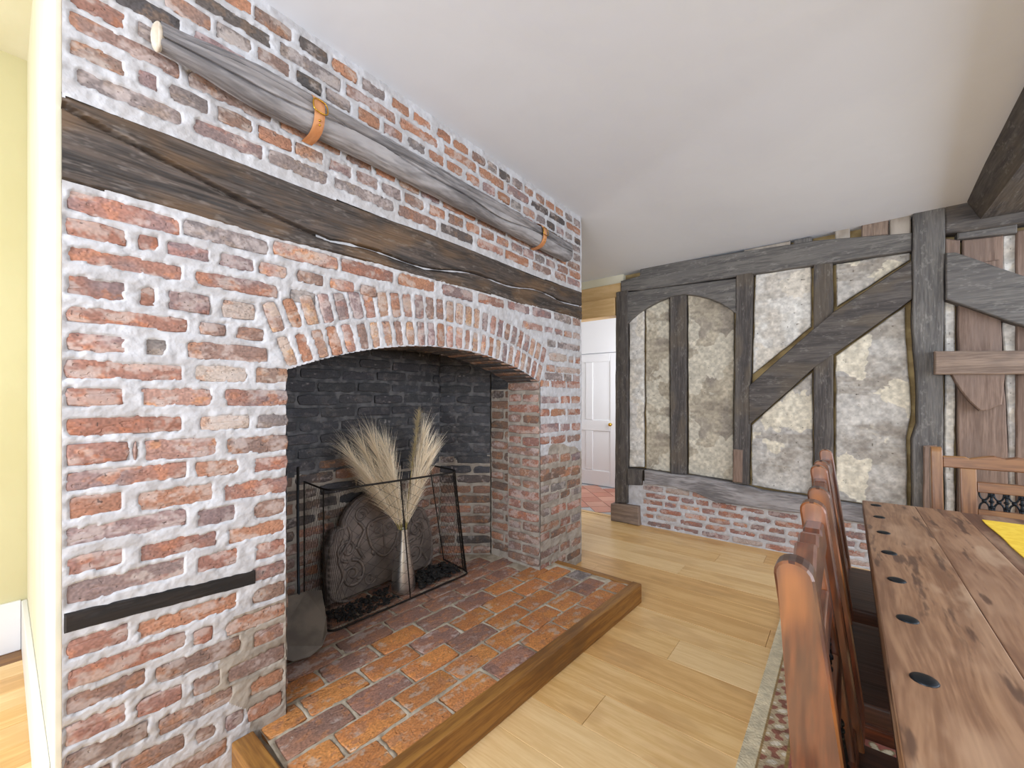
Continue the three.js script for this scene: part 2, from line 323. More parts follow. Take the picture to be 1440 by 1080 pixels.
const wallLow = grp('wall_fireplace', 'lime mortared red brick chimney breast with arched fireplace opening', 'brick wall', null, 'structure');
const wallTop = grp('wall_chimney', 'brickwork above the dark mantel beam reaching the ceiling', 'brick wall', null, 'structure');
const frontList = [];
const pick = s => s[Math.floor(rnd() * s.length)];
ROWS.forEach(([yl, yr, h, bricks], ri) => {
  const top = ri < 8, low = !top, H = h / 1000, par = top ? wallTop : wallLow;
  const Y = u => mix(yl, yr, (u - 0.1) / 2.4) / 1000;
  const stretch = top ? ri % 2 === 0 : ri % 2 === 1, L = stretch ? 0.208 : 0.1;
  const seg = bricks.map(([a, b, c]) => [a / 1000, b / 1000, c]);
  let last = seg.length ? Math.max(...seg.map(s => s[1])) : ZL;
  const fill = (a, b, codes, len) => {
    const n = Math.max(1, Math.round((b - a) / (len + 0.014))), st = (b - a) / n;
    for (let i = 0; i < n; i++) seg.push([a + i * st + 0.007, a + (i + 1) * st - 0.007, pick(codes)]);
  };
  const base = [...seg].sort((p, q) => p[0] - q[0]);
  if (top && base[0][0] > 0.16) fill(ZL + 0.004, base[0][0] - 0.006, 'BRDB', L);
  if (top || ri < 9) for (let i = 1; i < base.length; i++) if (base[i][0] - base[i - 1][1] > 0.075) fill(base[i - 1][1] + 0.006, base[i][0] - 0.006, 'OBPG', L);
  if (top || ri === 8) { if (ZR - last > 0.06) fill(last + 0.008, ZR - 0.004, top ? 'BGDDPO' : 'BPRG', L); }
  else {
    const v = Y(OR), s = OC + Math.max(archSide(v - H / 2), v > SPR ? archSide(v + H / 2) : 0);
    const st0 = Math.max(last + 0.01, s + (v > SPR ? 0.004 : 0.0));
    const codes = v > 1.2 ? 'PRIGPW' : v > 0.7 ? 'BRRBPO' : 'BBHGOR';
    if (ZR - st0 > 0.06) {
      const cutx = (ri % 2 ? 0.215 : 0.105);
      if (ZR - st0 > cutx + 0.08) { seg.push([st0 + 0.002, st0 + cutx, pick(codes)]); fill(st0 + cutx + 0.006, ZR - 0.004, codes, ri % 2 ? 0.1 : 0.208); } else fill(st0, ZR - 0.004, codes, L);
    }
  }
  for (const [a, b, c] of seg) {
    const u = (a + b) / 2; let v = Y(u), hh = H;
    if (ri === 8 && u < 0.6) v -= 0.004;
    if (v > 2.395) continue;
    if (low && v < SPR && Math.abs(u - OC) < HW - 0.03) continue;
    if (low && v + hh / 2 > SPR && Math.abs(u - OC) < archSide(v + hh / 2) - 0.02 && Math.abs(u - OC) < archSide(v - hh / 2) - 0.02) { if (u > OC) continue; }
    layBrick(par, frFront, frontList, u, v, b - a, hh * rr(0.95, 1.06), c, { d: u > 2.4 ? 0.02 : 0.03 });
  }
});
// two rings of bricks on edge over the opening
for (const [r0, r1, n] of [[AR + 0.002, AR + 0.108, 27], [AR + 0.121, AR + 0.224, 27]])
  for (let i = 0; i < n; i++) {
    const th = mix(-AH, AH, (i + 0.5) / n) + rr(-0.001, 0.001), rm = (r0 + r1) / 2, step = 2 * AH * rm / n;
    layBrick(wallLow, frFront, frontList, OC + rm * Math.sin(th), AY + rm * Math.cos(th), step - rr(0.011, 0.018), (r1 - r0) * rr(0.96, 1.02), pick(i > 18 ? 'YIPBYR' : 'YYIBOP'), { ang: -th, d: 0.05, w: rr(0, 0.005) });
  }
const BEAM_Y0 = u => mix(1.655, 1.692, (u - 0.1) / 2.4), BEAM_Y1 = u => mix(1.872, 1.892, (u - 0.1) / 2.4);
const inBeam = (u, v) => v > BEAM_Y0(u) + 0.01 && v < BEAM_Y1(u) - 0.01;
const snapArch = (u, v) => {
  if (!inOpening(u, v)) return [u, v];
  const t = archTop(u), dU = HW - Math.abs(u - OC), dV = t - v;
  return dU < dV ? [u > OC ? OR : OL, v] : [u, t];
};
const fm = mortar(frFront, ZL, ZR, 0, 2.413, 0.0056, frontList, (u, v) => inOpening(u, v) || inBeam(u, v) ? 0 : v > 1.78 ? 2 : (u > 2.05 && v < 0.75 + 0.12 * vn(u * 9, v * 9, 99, 99, 4)) || (u > 0.36 + 0.2 * vn(u * 7, v * 7, 99, 99, 8) && v < 0.48) ? 3 : 1, snapArch);
obj('mortar', fm[1], mortarMat, wallLow); obj('mortar', fm[2], mortarMat, wallTop); obj('mortar', fm[3], mortarGrey, wallLow);
// body of the stack: ends, and the plastered return on the left
const DEEP = -2.94;
obj('stack_core', mg([box(DEEP, XF - 0.03, 0, 2.75, -ZR + 0.004, -OR - 0.06, 1, 0), box(DEEP, XF - 0.03, 0, 2.75, -OL + 0.05, -ZL, 1, 0), box(DEEP, -2.2, 0, 2.75, -OR, -OL, 1, 0), box(-1.70, XF - 0.03, 1.66, 2.75, -OR, -OL, 1, 0)]), mortarGrey, wallLow);
{ // far end of the stack, brick edges seen against the passage
  const fr = F([XF, 0, -ZR], [-1, 0, 0], [0, 1, 0], [0, 0, -1]), l = [];
  for (let k = 0; k < 36; k++) { let u = 0.004; const y = 0.035 + k * 0.0672; if (y > 2.38) break; for (let i = 0; i < 3; i++) { const L = (i + k) % 2 ? 0.1 : 0.208; layBrick(k > 26 ? wallTop : wallLow, fr, l, u + L / 2, y, L, 0.05, pick('BRPBG'), { d: 0.02 }); u += L + 0.014; } }
  obj('mortar', mortar(fr, 0, 1.49, 0, 2.413, 0.012, l)[1], mortarMat, wallLow);
}

// ------------------------------------------------------------------ firebox
const firebox = grp('wall_firebox', 'soot blackened brick lining inside the fireplace', 'firebox', null, 'structure');
{
  const codesFor = (u, v, s) => { const n = fbm(u * 5 + s, v * 5, 99, 99, 6, 3); return v > 0.80 + 0.22 * (n - 0.5) ? 'K' : v > 0.62 + 0.3 * (n - 0.5) ? pick('KDHK') : pick('HBUDB'); };
  const panel = (fr, w, y1, s, codes, soot, rowOff = 0, cell = 0.011) => {
    const l = [], first0 = firebox.children.length;
    for (let k = 0; ; k++) {
      const y = 0.13 + rowOff + k * 0.0672; if (y > Math.min(y1 - 0.02, 1.57)) break;
      let u = 0.004; const L0 = k % 2 ? 0.1 : 0.208; let first = true;
      while (u < w - 0.03) { let L = first ? L0 : rr(0.19, 0.215); if (u + L > w - 0.06) L = w - u - 0.004; layBrick(firebox, fr, l, u + L / 2, y + rr(-0.003, 0.003), L, rr(0.047, 0.053), codes(u + L / 2, y), { w: rr(0, 0.012), jit: 0.004, d: 0.03 }); u += L + 0.014; first = false; }
    }
    if (s === 5) { // the reveal turned away from the room: joined by colour
      const made = firebox.children.slice(first0), by = new Map();
      for (const b of made) { firebox.remove(b); if (!by.has(b.material)) by.set(b.material, []); by.get(b.material).push(b.geometry); }
      for (const [mt, gs] of by) obj('reveal_brickwork', mergeGeometries(gs), mt, firebox).userData.kind = 'stuff';
    }
    const m = mortar(fr, 0, w, 0.05, y1, cell, l, (u, v) => soot(u, v) ? 2 : 1);
    if (m[1]) obj('mortar', m[1], mortarGrey, firebox); if (m[2]) obj('mortar', m[2], mortarSoot, firebox);
  };
  const sootLine = (u, v) => v > 0.74 + 0.2 * (fbm(u * 6, v * 6, 99, 99, 12, 3) - 0.5);
  panel(F([-2.125, 0, -OL], [0, 0, -1], [0, 1, 0], [1, 0, 0]), 1.259, 1.75, 1, (u, v) => codesFor(u, v, 1), sootLine);
  const sx = 0.268, sz = -0.216, sl = Math.hypot(sx, sz);
  panel(F([-2.125, 0, -1.857], [sx / sl, 0, sz / sl], [0, 1, 0], [-sz / sl, 0, sx / sl]), sl, 1.75, 2, (u, v) => codesFor(u, v + 0.06, 2), sootLine);
  // right reveal, in two steps, towards the room
  panel(F([-1.70, 0, -OR], [1, 0, 0], [0, 1, 0], [0, 0, 1]), 0.25, 1.30, 3, (u, v) => v > 1.16 ? pick('DHB') : pick('BHBRB'), () => false, 0.01, 0.009);
  panel(F([-1.86, 0, -OR - 0.018], [1, 0, 0], [0, 1, 0], [0, 0, 1]), 0.17, 1.75, 4, (u, v) => v > 1.2 ? 'K' : v > 0.95 ? pick('HDB') : pick('HBHO'), (u, v) => v > 1.2, 0.03, 0.009);
  panel(F([XF, 0, -OL], [-1, 0, 0], [0, 1, 0], [0, 0, -1]), 0.68, 1.3, 5, (u, v) => codesFor(u, v, 5), sootLine);
  // arch soffit bed and the flue above
  const pos = [], idx = [], N = 40;
  for (let i = 0; i <= N; i++) { const th = mix(-AH, AH, i / N), u = OC + AR * Math.sin(th), v = AY + (AR + 0.007) * Math.cos(th); pos.push(XF - 0.002, v, -u, -1.70, v, -u); if (i) { const a = i * 2; idx.push(a - 2, a, a - 1, a, a + 1, a - 1); } }
  const g = new THREE.BufferGeometry(); g.setAttribute('position', new THREE.Float32BufferAttribute(pos, 3)); g.setIndex(idx); g.computeVertexNormals();
  obj('arch_soffit', puv(g, 0, 2, 2), mortarSoot, firebox);
  for (let i = 0; i < 27; i++) { // sooty undersides of the arch bricks
    const th = mix(-AH, AH, (i + 0.5) / 27), n = new THREE.Vector3(0, -Math.cos(th), Math.sin(th)), v = new THREE.Vector3(1, 0, 0), u = v.clone().cross(n);
    const b = brickGeo(2 * AH * AR / 27 - 0.013, 0.196, 0.03, 0.002, [rr(0.9, 1.05), 1, 1]);
    b.applyMatrix4(new THREE.Matrix4().makeBasis(u, v, n).setPosition(-1.60, AY + (AR + 0.002) * Math.cos(th), -(OC + (AR + 0.002) * Math.sin(th)))); obj('brick', b, BM[pick('DKDH')], firebox);
  }
  obj('flue', mg([box(-2.2, -1.5, 1.74, 1.80, -2.2, -0.5, 0, 0), box(-1.72, -1.69, 1.395, 1.76, -2.1, -0.55, 0, 0)]), mortarSoot, firebox);
}

// ------------------------------------------------------------------ mantel beam, timber strip, carved pole
{
  const g = new THREE.PlaneGeometry(1, 1, 700, 60), p = g.attributes.position, uv = g.attributes.uv;
  const crack = u => u < 0.75 ? mix(0.84, 0.22, Math.pow(clamp((u - 0.1) / 0.65), 0.8)) : 0.36 + 0.14 * Math.sin((u - 0.75) * 2.3 - 1.5708) + 0.05 * Math.sin((u - 0.75) * 11);
  for (let i = 0; i < p.count; i++) {
    const a = p.getX(i) + 0.5, b = p.getY(i) + 0.5, u = mix(ZL, ZR, a);
    const y = mix(BEAM_Y0(u) + 0.004 * Math.sin(u * 9), BEAM_Y1(u) + 0.005 * Math.sin(u * 5 + 1), b), edge = Math.min(b, 1 - b);
    const c = Math.abs(b - crack(u)) * 0.22, w = 0.006 - 0.02 * (1 - sst(0.002, 0.008, c + 0.003 * (vn(u * 40, b * 9, 999, 999, 3) - 0.5))) + 0.012 * (fbm(u * 3 + 4, b * 3, 99, 99, 8, 4) - 0.5) + 0.006 * (fbm(u * 9, b * 16, 999, 999, 18, 3) - 0.5) - 0.012 * (1 - sst(0, 0.06, edge));
    p.setXYZ(i, XF + w, y, -u); uv.setXY(i, u + 0.3, b * 0.44);
  }
  g.computeVertexNormals();
  const t = grp('mantel_beam', 'long charred dark oak beam set flush in the brickwork above the arch', 'beam');
  obj('beam_face', g, charMat, t);
  { const P = [], I = []; const n = 300; // lime that has run into the crack
    for (let i = 0; i <= n; i++) { const u = mix(0.70, ZR - 0.02, i / n), b = crack(u), y = mix(BEAM_Y0(u), BEAM_Y1(u), b), h = 0.0006 + 0.004 * Math.max(0, fbm(u * 11, 3, 999, 99, 6, 3) - 0.42) * 4; P.push(XF - 0.004, y - h, -u, XF - 0.004, y + h, -u); if (i) { const a = i * 2; I.push(a - 2, a, a - 1, a, a + 1, a - 1); } }
    const f = new THREE.BufferGeometry(); f.setAttribute('position', new THREE.Float32BufferAttribute(P, 3)); f.setIndex(I); f.computeVertexNormals(); obj('lime_filling', puv(f, 2, 3, 3), mortarMat, t); }
  obj('beam_body', box(XF - 0.15, XF - 0.035, 1.66, 1.885, -ZR + 0.003, -ZL - 0.002, 2, 0), charMat, t);
}
{
  const pts = wob([[ZL + 0.004, 0.585], [0.506, 0.562], [0.506, 0.605], [ZL + 0.004, 0.632]], 0.003, 0.04, 3);
  const g = prism(pts, 0.03, 0.004).applyMatrix4(F([XF - 0.022, 0, 0], [0, 0, -1], [0, 1, 0], [1, 0, 0]));
  obj('timber_strip', puv(g, 2, 1, 2), new THREE.MeshStandardMaterial({ map: charMat.map, color: 0x66666e, roughness: 0.7, bumpMap: charMat.bumpMap, bumpScale: 0.003 }), wallLow).userData.label = 'black tarred timber strip let into the bricks';
}
{
  const t = grp('carved_timber', 'weathered grey carved timber strapped high across the chimney breast', 'beam');
  const n = 560, m = 140, pos = [], idx = [], uv = [], z0 = 0.262, z1 = 2.30, yc = 2.088;
  for (let i = 0; i <= n; i++) {
    const s = i / n, u = mix(z0, z1, s), tap = mix(0.6, 1, sst(0, 0.12, s)) * (i === n ? 0.94 : 1);
    for (let j = 0; j <= m; j++) {
      const th = j / m * Math.PI * 2, c = Math.cos(th), sn = Math.sin(th), q = Math.pow(Math.abs(c) ** 3 + Math.abs(sn) ** 3, -1 / 3);
      let r = 1; const front = sst(0, 0.4, c);
      const wv = 0.32 * Math.sin(u * 5.2) + 0.16 * Math.sin(u * 12 + 1), gr = Math.abs(sn - 0.30 - wv * 0.5), g2 = Math.abs(sn + 0.22 + wv * 0.7);
      const g3 = Math.abs(sn - 0.66 + 0.05 * Math.sin(u * 7)); r -= front * (0.34 * (1 - sst(0.01, 0.06, gr)) + 0.3 * (1 - sst(0.01, 0.07, g2)) + 0.26 * (1 - sst(0.01, 0.04, g3))) + 0.05 * (fbm(u * 26, sn * 14 + 20, 999, 999, 44, 3) - 0.5) + 0.09 * (fbm(u * 7, th * 2.5 + 3, 999, 999, 4, 4) - 0.5);
      pos.push(XF + 0.052 + 0.042 * tap * c * q * r, yc + 0.006 * Math.sin(u * 2) + 0.058 * tap * sn * q * r, -u); uv.push(u, j / m * 0.6);
      if (i && j) { const a = i * (m + 1) + j; idx.push(a, a - 1, a - m - 2, a, a - m - 2, a - m - 1); }
    }
  }
  const g = new THREE.BufferGeometry(); g.setAttribute('position', new THREE.Float32BufferAttribute(pos, 3)); g.setAttribute('uv', new THREE.Float32BufferAttribute(uv, 2)); g.setIndex(idx); g.computeVertexNormals();
  obj('carved_shaft', g, greyWood, t);
  const capMat = plainMat([206, 196, 180], [176, 160, 140], {}, 8, 91, 0.003);
  for (const [u, k, dir] of [[z0, 0.6, 1], [z1, 0.93, -1]]) {
    const pts = []; for (let j = 0; j < 24; j++) { const th = j / 24 * Math.PI * 2, c = Math.cos(th), s = Math.sin(th), q = Math.pow(Math.abs(c) ** 3 + Math.abs(s) ** 3, -1 / 3); pts.push([0.041 * k * c * q, 0.056 * k * s * q]); }
    const e = dir > 0 ? new THREE.SphereGeometry(1, 20, 12).scale(0.028, 0.038, 0.014).translate(XF + 0.052, yc, -u + 0.002) : prism(pts, 0.014, 0.004).applyMatrix4(F([XF + 0.052, yc, -u - 0.008], [1, 0, 0], [0, 1, 0], [0, 0, 1]));
    obj('end_grain', puv(e, 0, 3, 3), dir > 0 ? capMat : greyWood, t);
  }
  for (const u of [0.662, 1.97]) {
    const ps = []; for (let j = 0; j <= 20; j++) { const th = j / 20 * Math.PI - Math.PI / 2; ps.push([XF + 0.012 + 0.09 * Math.pow(Math.max(0, Math.cos(th)), 0.6), yc + 0.067 * Math.sign(Math.sin(th)) * Math.pow(Math.abs(Math.sin(th)), 0.8)]); }
    const P = [], I = [], V = []; const w = 0.017;
    ps.forEach(([x, y], j) => { for (const [dz, o] of [[-w, 0], [w, 0], [w, 0.003], [-w, 0.003]]) { const nx = x - (XF + 0.03), ny = y - yc, nl = Math.hypot(nx, ny); P.push(x + nx / nl * o, y + ny / nl * o, -u + dz); V.push(dz * 8, j * 0.05); } if (j) for (let k = 0; k < 4; k++) { const a = (j - 1) * 4 + k, b = (j - 1) * 4 + (k + 1) % 4; I.push(a, b, a + 4, b, b + 4, a + 4); } });
    const g2 = new THREE.BufferGeometry(); g2.setAttribute('position', new THREE.Float32BufferAttribute(P, 3)); g2.setAttribute('uv', new THREE.Float32BufferAttribute(V, 2)); g2.setIndex(I); g2.computeVertexNormals();
    const st = obj('leather_strap', g2, leather, t); st.userData.label = 'tan leather strap';
    obj('buckle', tube([[XF + 0.106, yc + 0.03, -u - 0.02], [XF + 0.108, yc + 0.03, -u + 0.02], [XF + 0.112, yc - 0.005, -u + 0.02], [XF + 0.112, yc - 0.005, -u - 0.02]], 0.0025, 32, 6, true), brass, st);
    for (const dy of [-0.03, -0.045]) obj('stud', new THREE.SphereGeometry(0.004, 8, 6).translate(XF + 0.103, yc + dy, -u), brass, st);
  }
}

// ------------------------------------------------------------------ room shell
const frameZ = -3.64;
{ // ceiling: level over the hearth, easing down to the timber wall beyond a soft crease
  const H = (x, z) => { const zc = Math.min(-0.9, -2.58 + (x + 1.45) * 0.52), t = clamp((zc - z) / (zc + 3.64)); return 2.412 - 0.108 * t + 0.004 * (fbm(x * 1.5 + 9, z * 1.5 + 9, 99, 99, 3, 3) - 0.5); };
  const sheet = (x0, x1, z0, z1, nx, nz) => { const pos = [], uv = [], idx = [];
  for (let j = 0; j <= nz; j++) for (let i = 0; i <= nx; i++) { const x = mix(x0, x1, i / nx), z = mix(z0, z1, j / nz); pos.push(x, H(x, z), z); uv.push(x * 0.5, z * 0.5); if (i && j) { const a = j * (nx + 1) + i; idx.push(a, a - 1, a - nx - 2, a, a - nx - 2, a - nx - 1); } }
  const g = new THREE.BufferGeometry(); g.setAttribute('position', new THREE.Float32BufferAttribute(pos, 3)); g.setAttribute('uv', new THREE.Float32BufferAttribute(uv, 2)); g.setIndex(idx); g.computeVertexNormals();
  return g; };
  struct('ceiling', sheet(XF - 0.02, 2.4, -3.72, 1.9, 60, 90), ceilMat, 'uneven white plaster ceiling', 'ceiling');
  struct('ceiling', sheet(-3.3, XF - 0.02, -3.72, -2.5, 30, 20), ceilMat, 'white ceiling of the passage behind the chimney', 'ceiling');
  // passage behind the stack and bay beside it
  struct('ceiling', box(-3.3, XF - 0.02, 2.70, 2.75, -ZL - 0.1, 1.95, 0, 0), creamMat, 'higher pale ceiling of the bay beside the chimney', 'ceiling');
  struct('ceiling', box(-3.3, 2.5, 2.8, 2.9, -5.1, 2.0, 0, 0), ceilMat, 'upper floor above the plaster ceiling', 'ceiling');
  struct('wall_bay_drop', box(XF - 0.04, XF - 0.01, 2.40, 2.80, -ZL, 1.95, 0, 0), creamMat, 'short cream drop between the ceiling and the bay', 'wall');
}
const wallWithWindow = (name, axis, at, a0, a1, wins, label, th = 0.1) => { // axis 'x': wall plane x=at running along z
  const parts = [], H = 2.8; let c = a0; const B = (p, q, y0, y1) => axis === 'x' ? box(at, at + th, y0, y1, p, q, 1, 0) : box(p, q, y0, y1, at, at + th, 1, 0);
  for (const [w0, w1, y0, y1] of wins) { parts.push(B(c, w0, 0, H), B(w0, w1, 0, y0), B(w0, w1, y1, H)); c = w1; }
  parts.push(B(c, a1, 0, H)); return struct(name, mg(parts), creamMat, label, 'wall');
};
const glass = new THREE.MeshPhysicalMaterial({ color: 0xffffff, transmission: 1, thickness: 0, roughness: 0, ior: 1.5 });
let winN = 0;
const windowUnit = (axis, at, w0, w1, y0, y1, label) => {
  const t = grp('window_' + (++winN), label, 'window', null, 'structure'), ym = (y0 + y1) / 2, wm = (w0 + w1) / 2;
  const B = (p, q, a, b, d0, d1) => axis === 'x' ? box(at + d0, at + d1, a, b, p, q, 1, 0.003) : box(p, q, a, b, at + d0, at + d1, 1, 0.003);
  for (const [p, q, a, b] of [[w0, w0 + 0.05, y0, y1], [w1 - 0.05, w1, y0, y1], [w0 + 0.05, w1 - 0.05, y0, y0 + 0.05], [w0 + 0.05, w1 - 0.05, y1 - 0.05, y1], [wm - 0.02, wm + 0.02, y0 + 0.05, y1 - 0.05]]) obj('window_frame', B(p, q, a, b, 0.02, 0.07), whitePaint, t);
  for (const [p, q] of [[w0 + 0.05, wm - 0.02], [wm + 0.02, w1 - 0.05]]) obj('pane', B(p, q, y0 + 0.05, y1 - 0.05, 0.044, 0.047), glass, t);
};
wallWithWindow('wall_right', 'x', 2.4, -3.75, 1.95, [[-3.2, -1.7, 0.82, 2.08], [-1.1, 0.4, 0.82, 2.08]], 'cream wall with the daylight windows');
windowUnit('x', 2.4, -3.2, -1.7, 0.82, 2.08, 'white casement window far along the right wall');
windowUnit('x', 2.4, -1.1, 0.4, 0.82, 2.08, 'white casement window near along the right wall');
wallWithWindow('wall_back', 'z', 1.9, -3.3, 2.5, [[-1.6, 0.4, 0.85, 2.15]], 'cream wall behind the dining table with a wide window');
windowUnit('z', 1.9, -1.6, 0.4, 0.85, 2.15, 'wide white casement window behind the table');
struct('wall_left', box(-3.04, DEEP, 0, 2.8, -ZL - 0.05, 1.95, 1, 0), yellowMat, 'pale yellow painted wall of the bay beside the chimney', 'wall');
struct('wall_return', box(DEEP, XF - 0.022, 0, 2.75, -ZL - 0.004, -ZL + 0.012, 1, 0.004), creamMat, 'narrow cream plaster return on the side of the chimney', 'wall');
struct('baseboard_left', box(DEEP, DEEP + 0.018, 0, 0.225, -ZL + 0.03, 1.9, 2, 0.004), whitePaint, 'tall white baseboard under the yellow wall', 'baseboard');
struct('baseboard_return', box(DEEP + 0.018, -1.56, 0, 0.225, -ZL + 0.012, -ZL + 0.03, 0, 0.004), whitePaint, 'white baseboard along the chimney return', 'baseboard');

// floors: each board a piece
{
  const fl = grp('floor', 'wide pale oak floorboards', 'floor', null, 'structure');
  obj('subfloor', box(-3.3, 2.5, -0.08, -0.021, -3.72, 1.95, 0, 0), tableDark, fl);
  let k = 0;
  for (let z = -3.70; z < 1.9; z += 0.186, k++) {
    let x = -3.2 - ((k * 0.73) % 1.5); const xe = 2.42;
    const zend = Math.min(z + 0.1845, 1.93);
    const lim = z > -ZR ? XF - 0.02 : DEEP;
    while (x < xe) {
      const L = rr(1.5, 2.1), a = Math.max(x, lim), b = Math.min(x + L, xe);
      if (b - a > 0.05) obj('floorboard', box(a + 0.0006, b - 0.0006, -0.02, rr(-0.0004, 0.0004), z, zend, 0, 0.0012), floorMats[Math.floor(rnd() * 4)], fl);
      x += L;
    }
  }
  const bay = grp('floor_bay', 'oak floorboards of the bay beside the chimney', 'floor', null, 'structure');
  for (let i = 0; i < 11; i++) obj('floorboard', box(DEEP + i * 0.134, DEEP + i * 0.134 + 0.1325, -0.02, 0, -ZL + 0.012, 1.9, 2, 0.0012), i === 0 ? kerbMat : floorMats[i % 4], bay);
}

// ------------------------------------------------------------------ timber framed wall (face near z = -3.64, looking towards +z)
const wallFar = grp('wall_far', 'old timber framed wall with plaster panels on a low brick plinth', 'timber wall', null, 'structure');
{
  const fr = z => F([0, 0, z], [1, 0, 0], [0, 1, 0], [0, 0, 1]);
  const timber = (name, pts, mat, { z = 0, th = 0.1, amp = 0.004, axis = 1, bevel = 0.006, label } = {}) => {
    const g = puv(prism(wob(pts, amp, 0.07, rnd() * 50), th, bevel).applyMatrix4(fr(frameZ + z - th)), axis, 1, 2);
    const m = obj(name, g, mat, wallFar); if (label) m.userData.label = label; return m;
  };
  obj('wall_core', mg([box(-1.68, 2.42, 0, 2.42, -3.82, -3.715, 0, 0)]), ochreMat, wallFar);
  timber('post', [[-1.686, 0.166], [-1.562, 0.18], [-1.562, 2.14], [-1.676, 2.135]], frameDark, { z: 0.02 });
  timber('pad_block', [[-1.715, 0.0], [-1.44, 0.004], [-1.45, 0.172], [-1.715, 0.158]], oldRail, { z: 0.05, th: 0.13, amp: 0.012, axis: 0 });
  timber('rail', [[-1.63, 2.135], [-1.45, 2.118], [-0.65, 2.098], [0.325, 2.078], [0.325, 2.192], [-0.18, 2.262], [-0.65, 2.285], [-1.44, 2.318], [-1.45, 2.25], [-1.63, 2.235]], frameMat, { z: 0.015, axis: 0 });
  timber('arched_head', [[-1.57, 2.122], [-1.576, 1.817], [-1.53, 1.862], [-1.465, 1.908], [-1.4, 1.945], [-1.335, 1.974], [-1.26, 2.0], [-1.184, 2.018], [-1.12, 2.022], [-1.053, 2.018], [-0.952, 1.991], [-0.855, 1.948], [-0.79, 1.91], [-0.738, 1.87], [-0.671, 1.804], [-0.671, 2.085]], frameMat, { z: 0.012, amp: 0.0015, axis: 0, label: 'dark arched door head with a shallow pointed curve' });
  timber('stud', [[-1.18, 0.49], [-1.053, 0.5], [-1.053, 2.03], [-1.19, 2.03]], frameDark, { z: -0.005 });
  timber('post', [[-0.693, 0.475], [-0.588, 0.475], [-0.558, 2.11], [-0.672, 2.11]], frameDark, { z: 0.018 });
  timber('packing_block', [[-0.693, 0.49], [-0.627, 0.492], [-0.623, 0.744], [-0.689, 0.746]], boardMat, { z: 0.035, th: 0.05 });
  timber('brace', [[-0.582, 0.943], [-0.18, 1.36], [0.325, 1.776], [0.325, 2.016], [-0.08, 1.735], [-0.586, 1.237]], frameDark, { z: 0.022, axis: 0 });
  timber('stud', [[-0.181, 0.44], [-0.07, 0.44], [-0.07, 1.5], [-0.181, 1.42]], frameDark, { z: 0.004 });
  timber('stud', [[-0.184, 1.62], [-0.07, 1.72], [-0.074, 2.1], [-0.181, 2.1]], frameDark, { z: 0.004 });
  timber('post', [[0.326, 0.02], [0.46, 0.02], [0.46, 0.78], [0.462, 1.58], [0.47, 2.345], [0.326, 2.32], [0.324, 1.597], [0.346, 1.162], [0.346, 0.988], [0.322, 0.889]], frameMat, { z: 0.03 });
  timber('mortice_block', [[0.37, 0.4], [0.428, 0.4], [0.43, 0.86], [0.372, 0.85]], boardMat, { z: 0.05, th: 0.06 });
  timber('brace', [[0.468, 1.743], [1.25, 1.24], [1.25, 1.52], [0.783, 1.819], [0.51, 2.016], [0.468, 2.023]], frameMat, { z: 0.05, axis: 0, label: 'wide dark brace standing proud of the wall' });
  timber('nailed_rail', [[0.416, 1.289], [1.3, 1.262], [1.3, 1.39], [0.783, 1.407], [0.416, 1.43]], oldRail, { z: 0.09, th: 0.06, axis: 0, amp: 0.002 });
  timber('bracket', [[0.487, 1.292], [0.505, 1.24], [0.526, 1.192], [0.56, 1.13], [0.603, 1.072], [0.627, 1.073], [0.687, 1.109], [0.7, 1.292]], boardMat, { z: 0.07, th: 0.05, amp: 0.001 });
  timber('wide_stud', [[0.526, 0.3], [0.724, 0.3], [0.724, 0.786], [0.716, 1.061], [0.703, 1.279], [0.69, 1.95], [0.526, 1.95]], boardMat, { z: 0.0 });
  timber('header', [[0.468, 2.15], [0.54, 2.138], [1.9, 2.10], [1.9, 2.36], [0.468, 2.34]], frameDark, { z: 0.03, axis: 0 });
  timber('sub_header', [[0.52, 2.104], [0.754, 2.084], [0.754, 2.134], [0.52, 2.14]], frameMat, { z: 0.02, axis: 0, amp: 0.002 });
  timber('packing_block', [[0.473, 2.0], [0.534, 1.99], [0.536, 2.104], [0.472, 2.128]], boardMat, { z: -0.01, th: 0.05, amp: 0.002 });
  timber('short_board', [[0.546, 1.95], [0.705, 1.86], [0.708, 2.088], [0.546, 2.099]], boardMat, { z: -0.01, th: 0.05, amp: 0.002 });
  timber('post', [[0.755, 0.02], [0.86, 0.02], [0.86, 2.1], [0.755, 2.1]], boardMat, { z: -0.005 });
  timber('post', [[1.5, 0.02], [1.64, 0.02], [1.64, 2.12], [1.5, 2.12]], frameDark, { z: 0.01 });
  timber('sill_beam', [[-1.402, 0.503], [-1.17, 0.493], [-0.927, 0.497], [-0.731, 0.483], [-0.587, 0.462], [-0.499, 0.441], [-0.198, 0.437], [0.08, 0.424], [0.32, 0.415], [0.32, 0.305], [-0.01, 0.311], [-0.198, 0.323], [-0.414, 0.313], [-0.625, 0.314], [-0.814, 0.308], [-0.971, 0.364], [-1.154, 0.387], [-1.402, 0.38]].reverse(), greyWood, { z: 0.03, axis: 0, amp: 0.003, label: 'grey weathered sill beam sagging over the brick plinth' });
  timber('sill_block', [[-1.56, 0.353], [-1.427, 0.365], [-1.418, 0.506], [-1.56, 0.5]], frameDark, { z: 0.03, th: 0.12 });
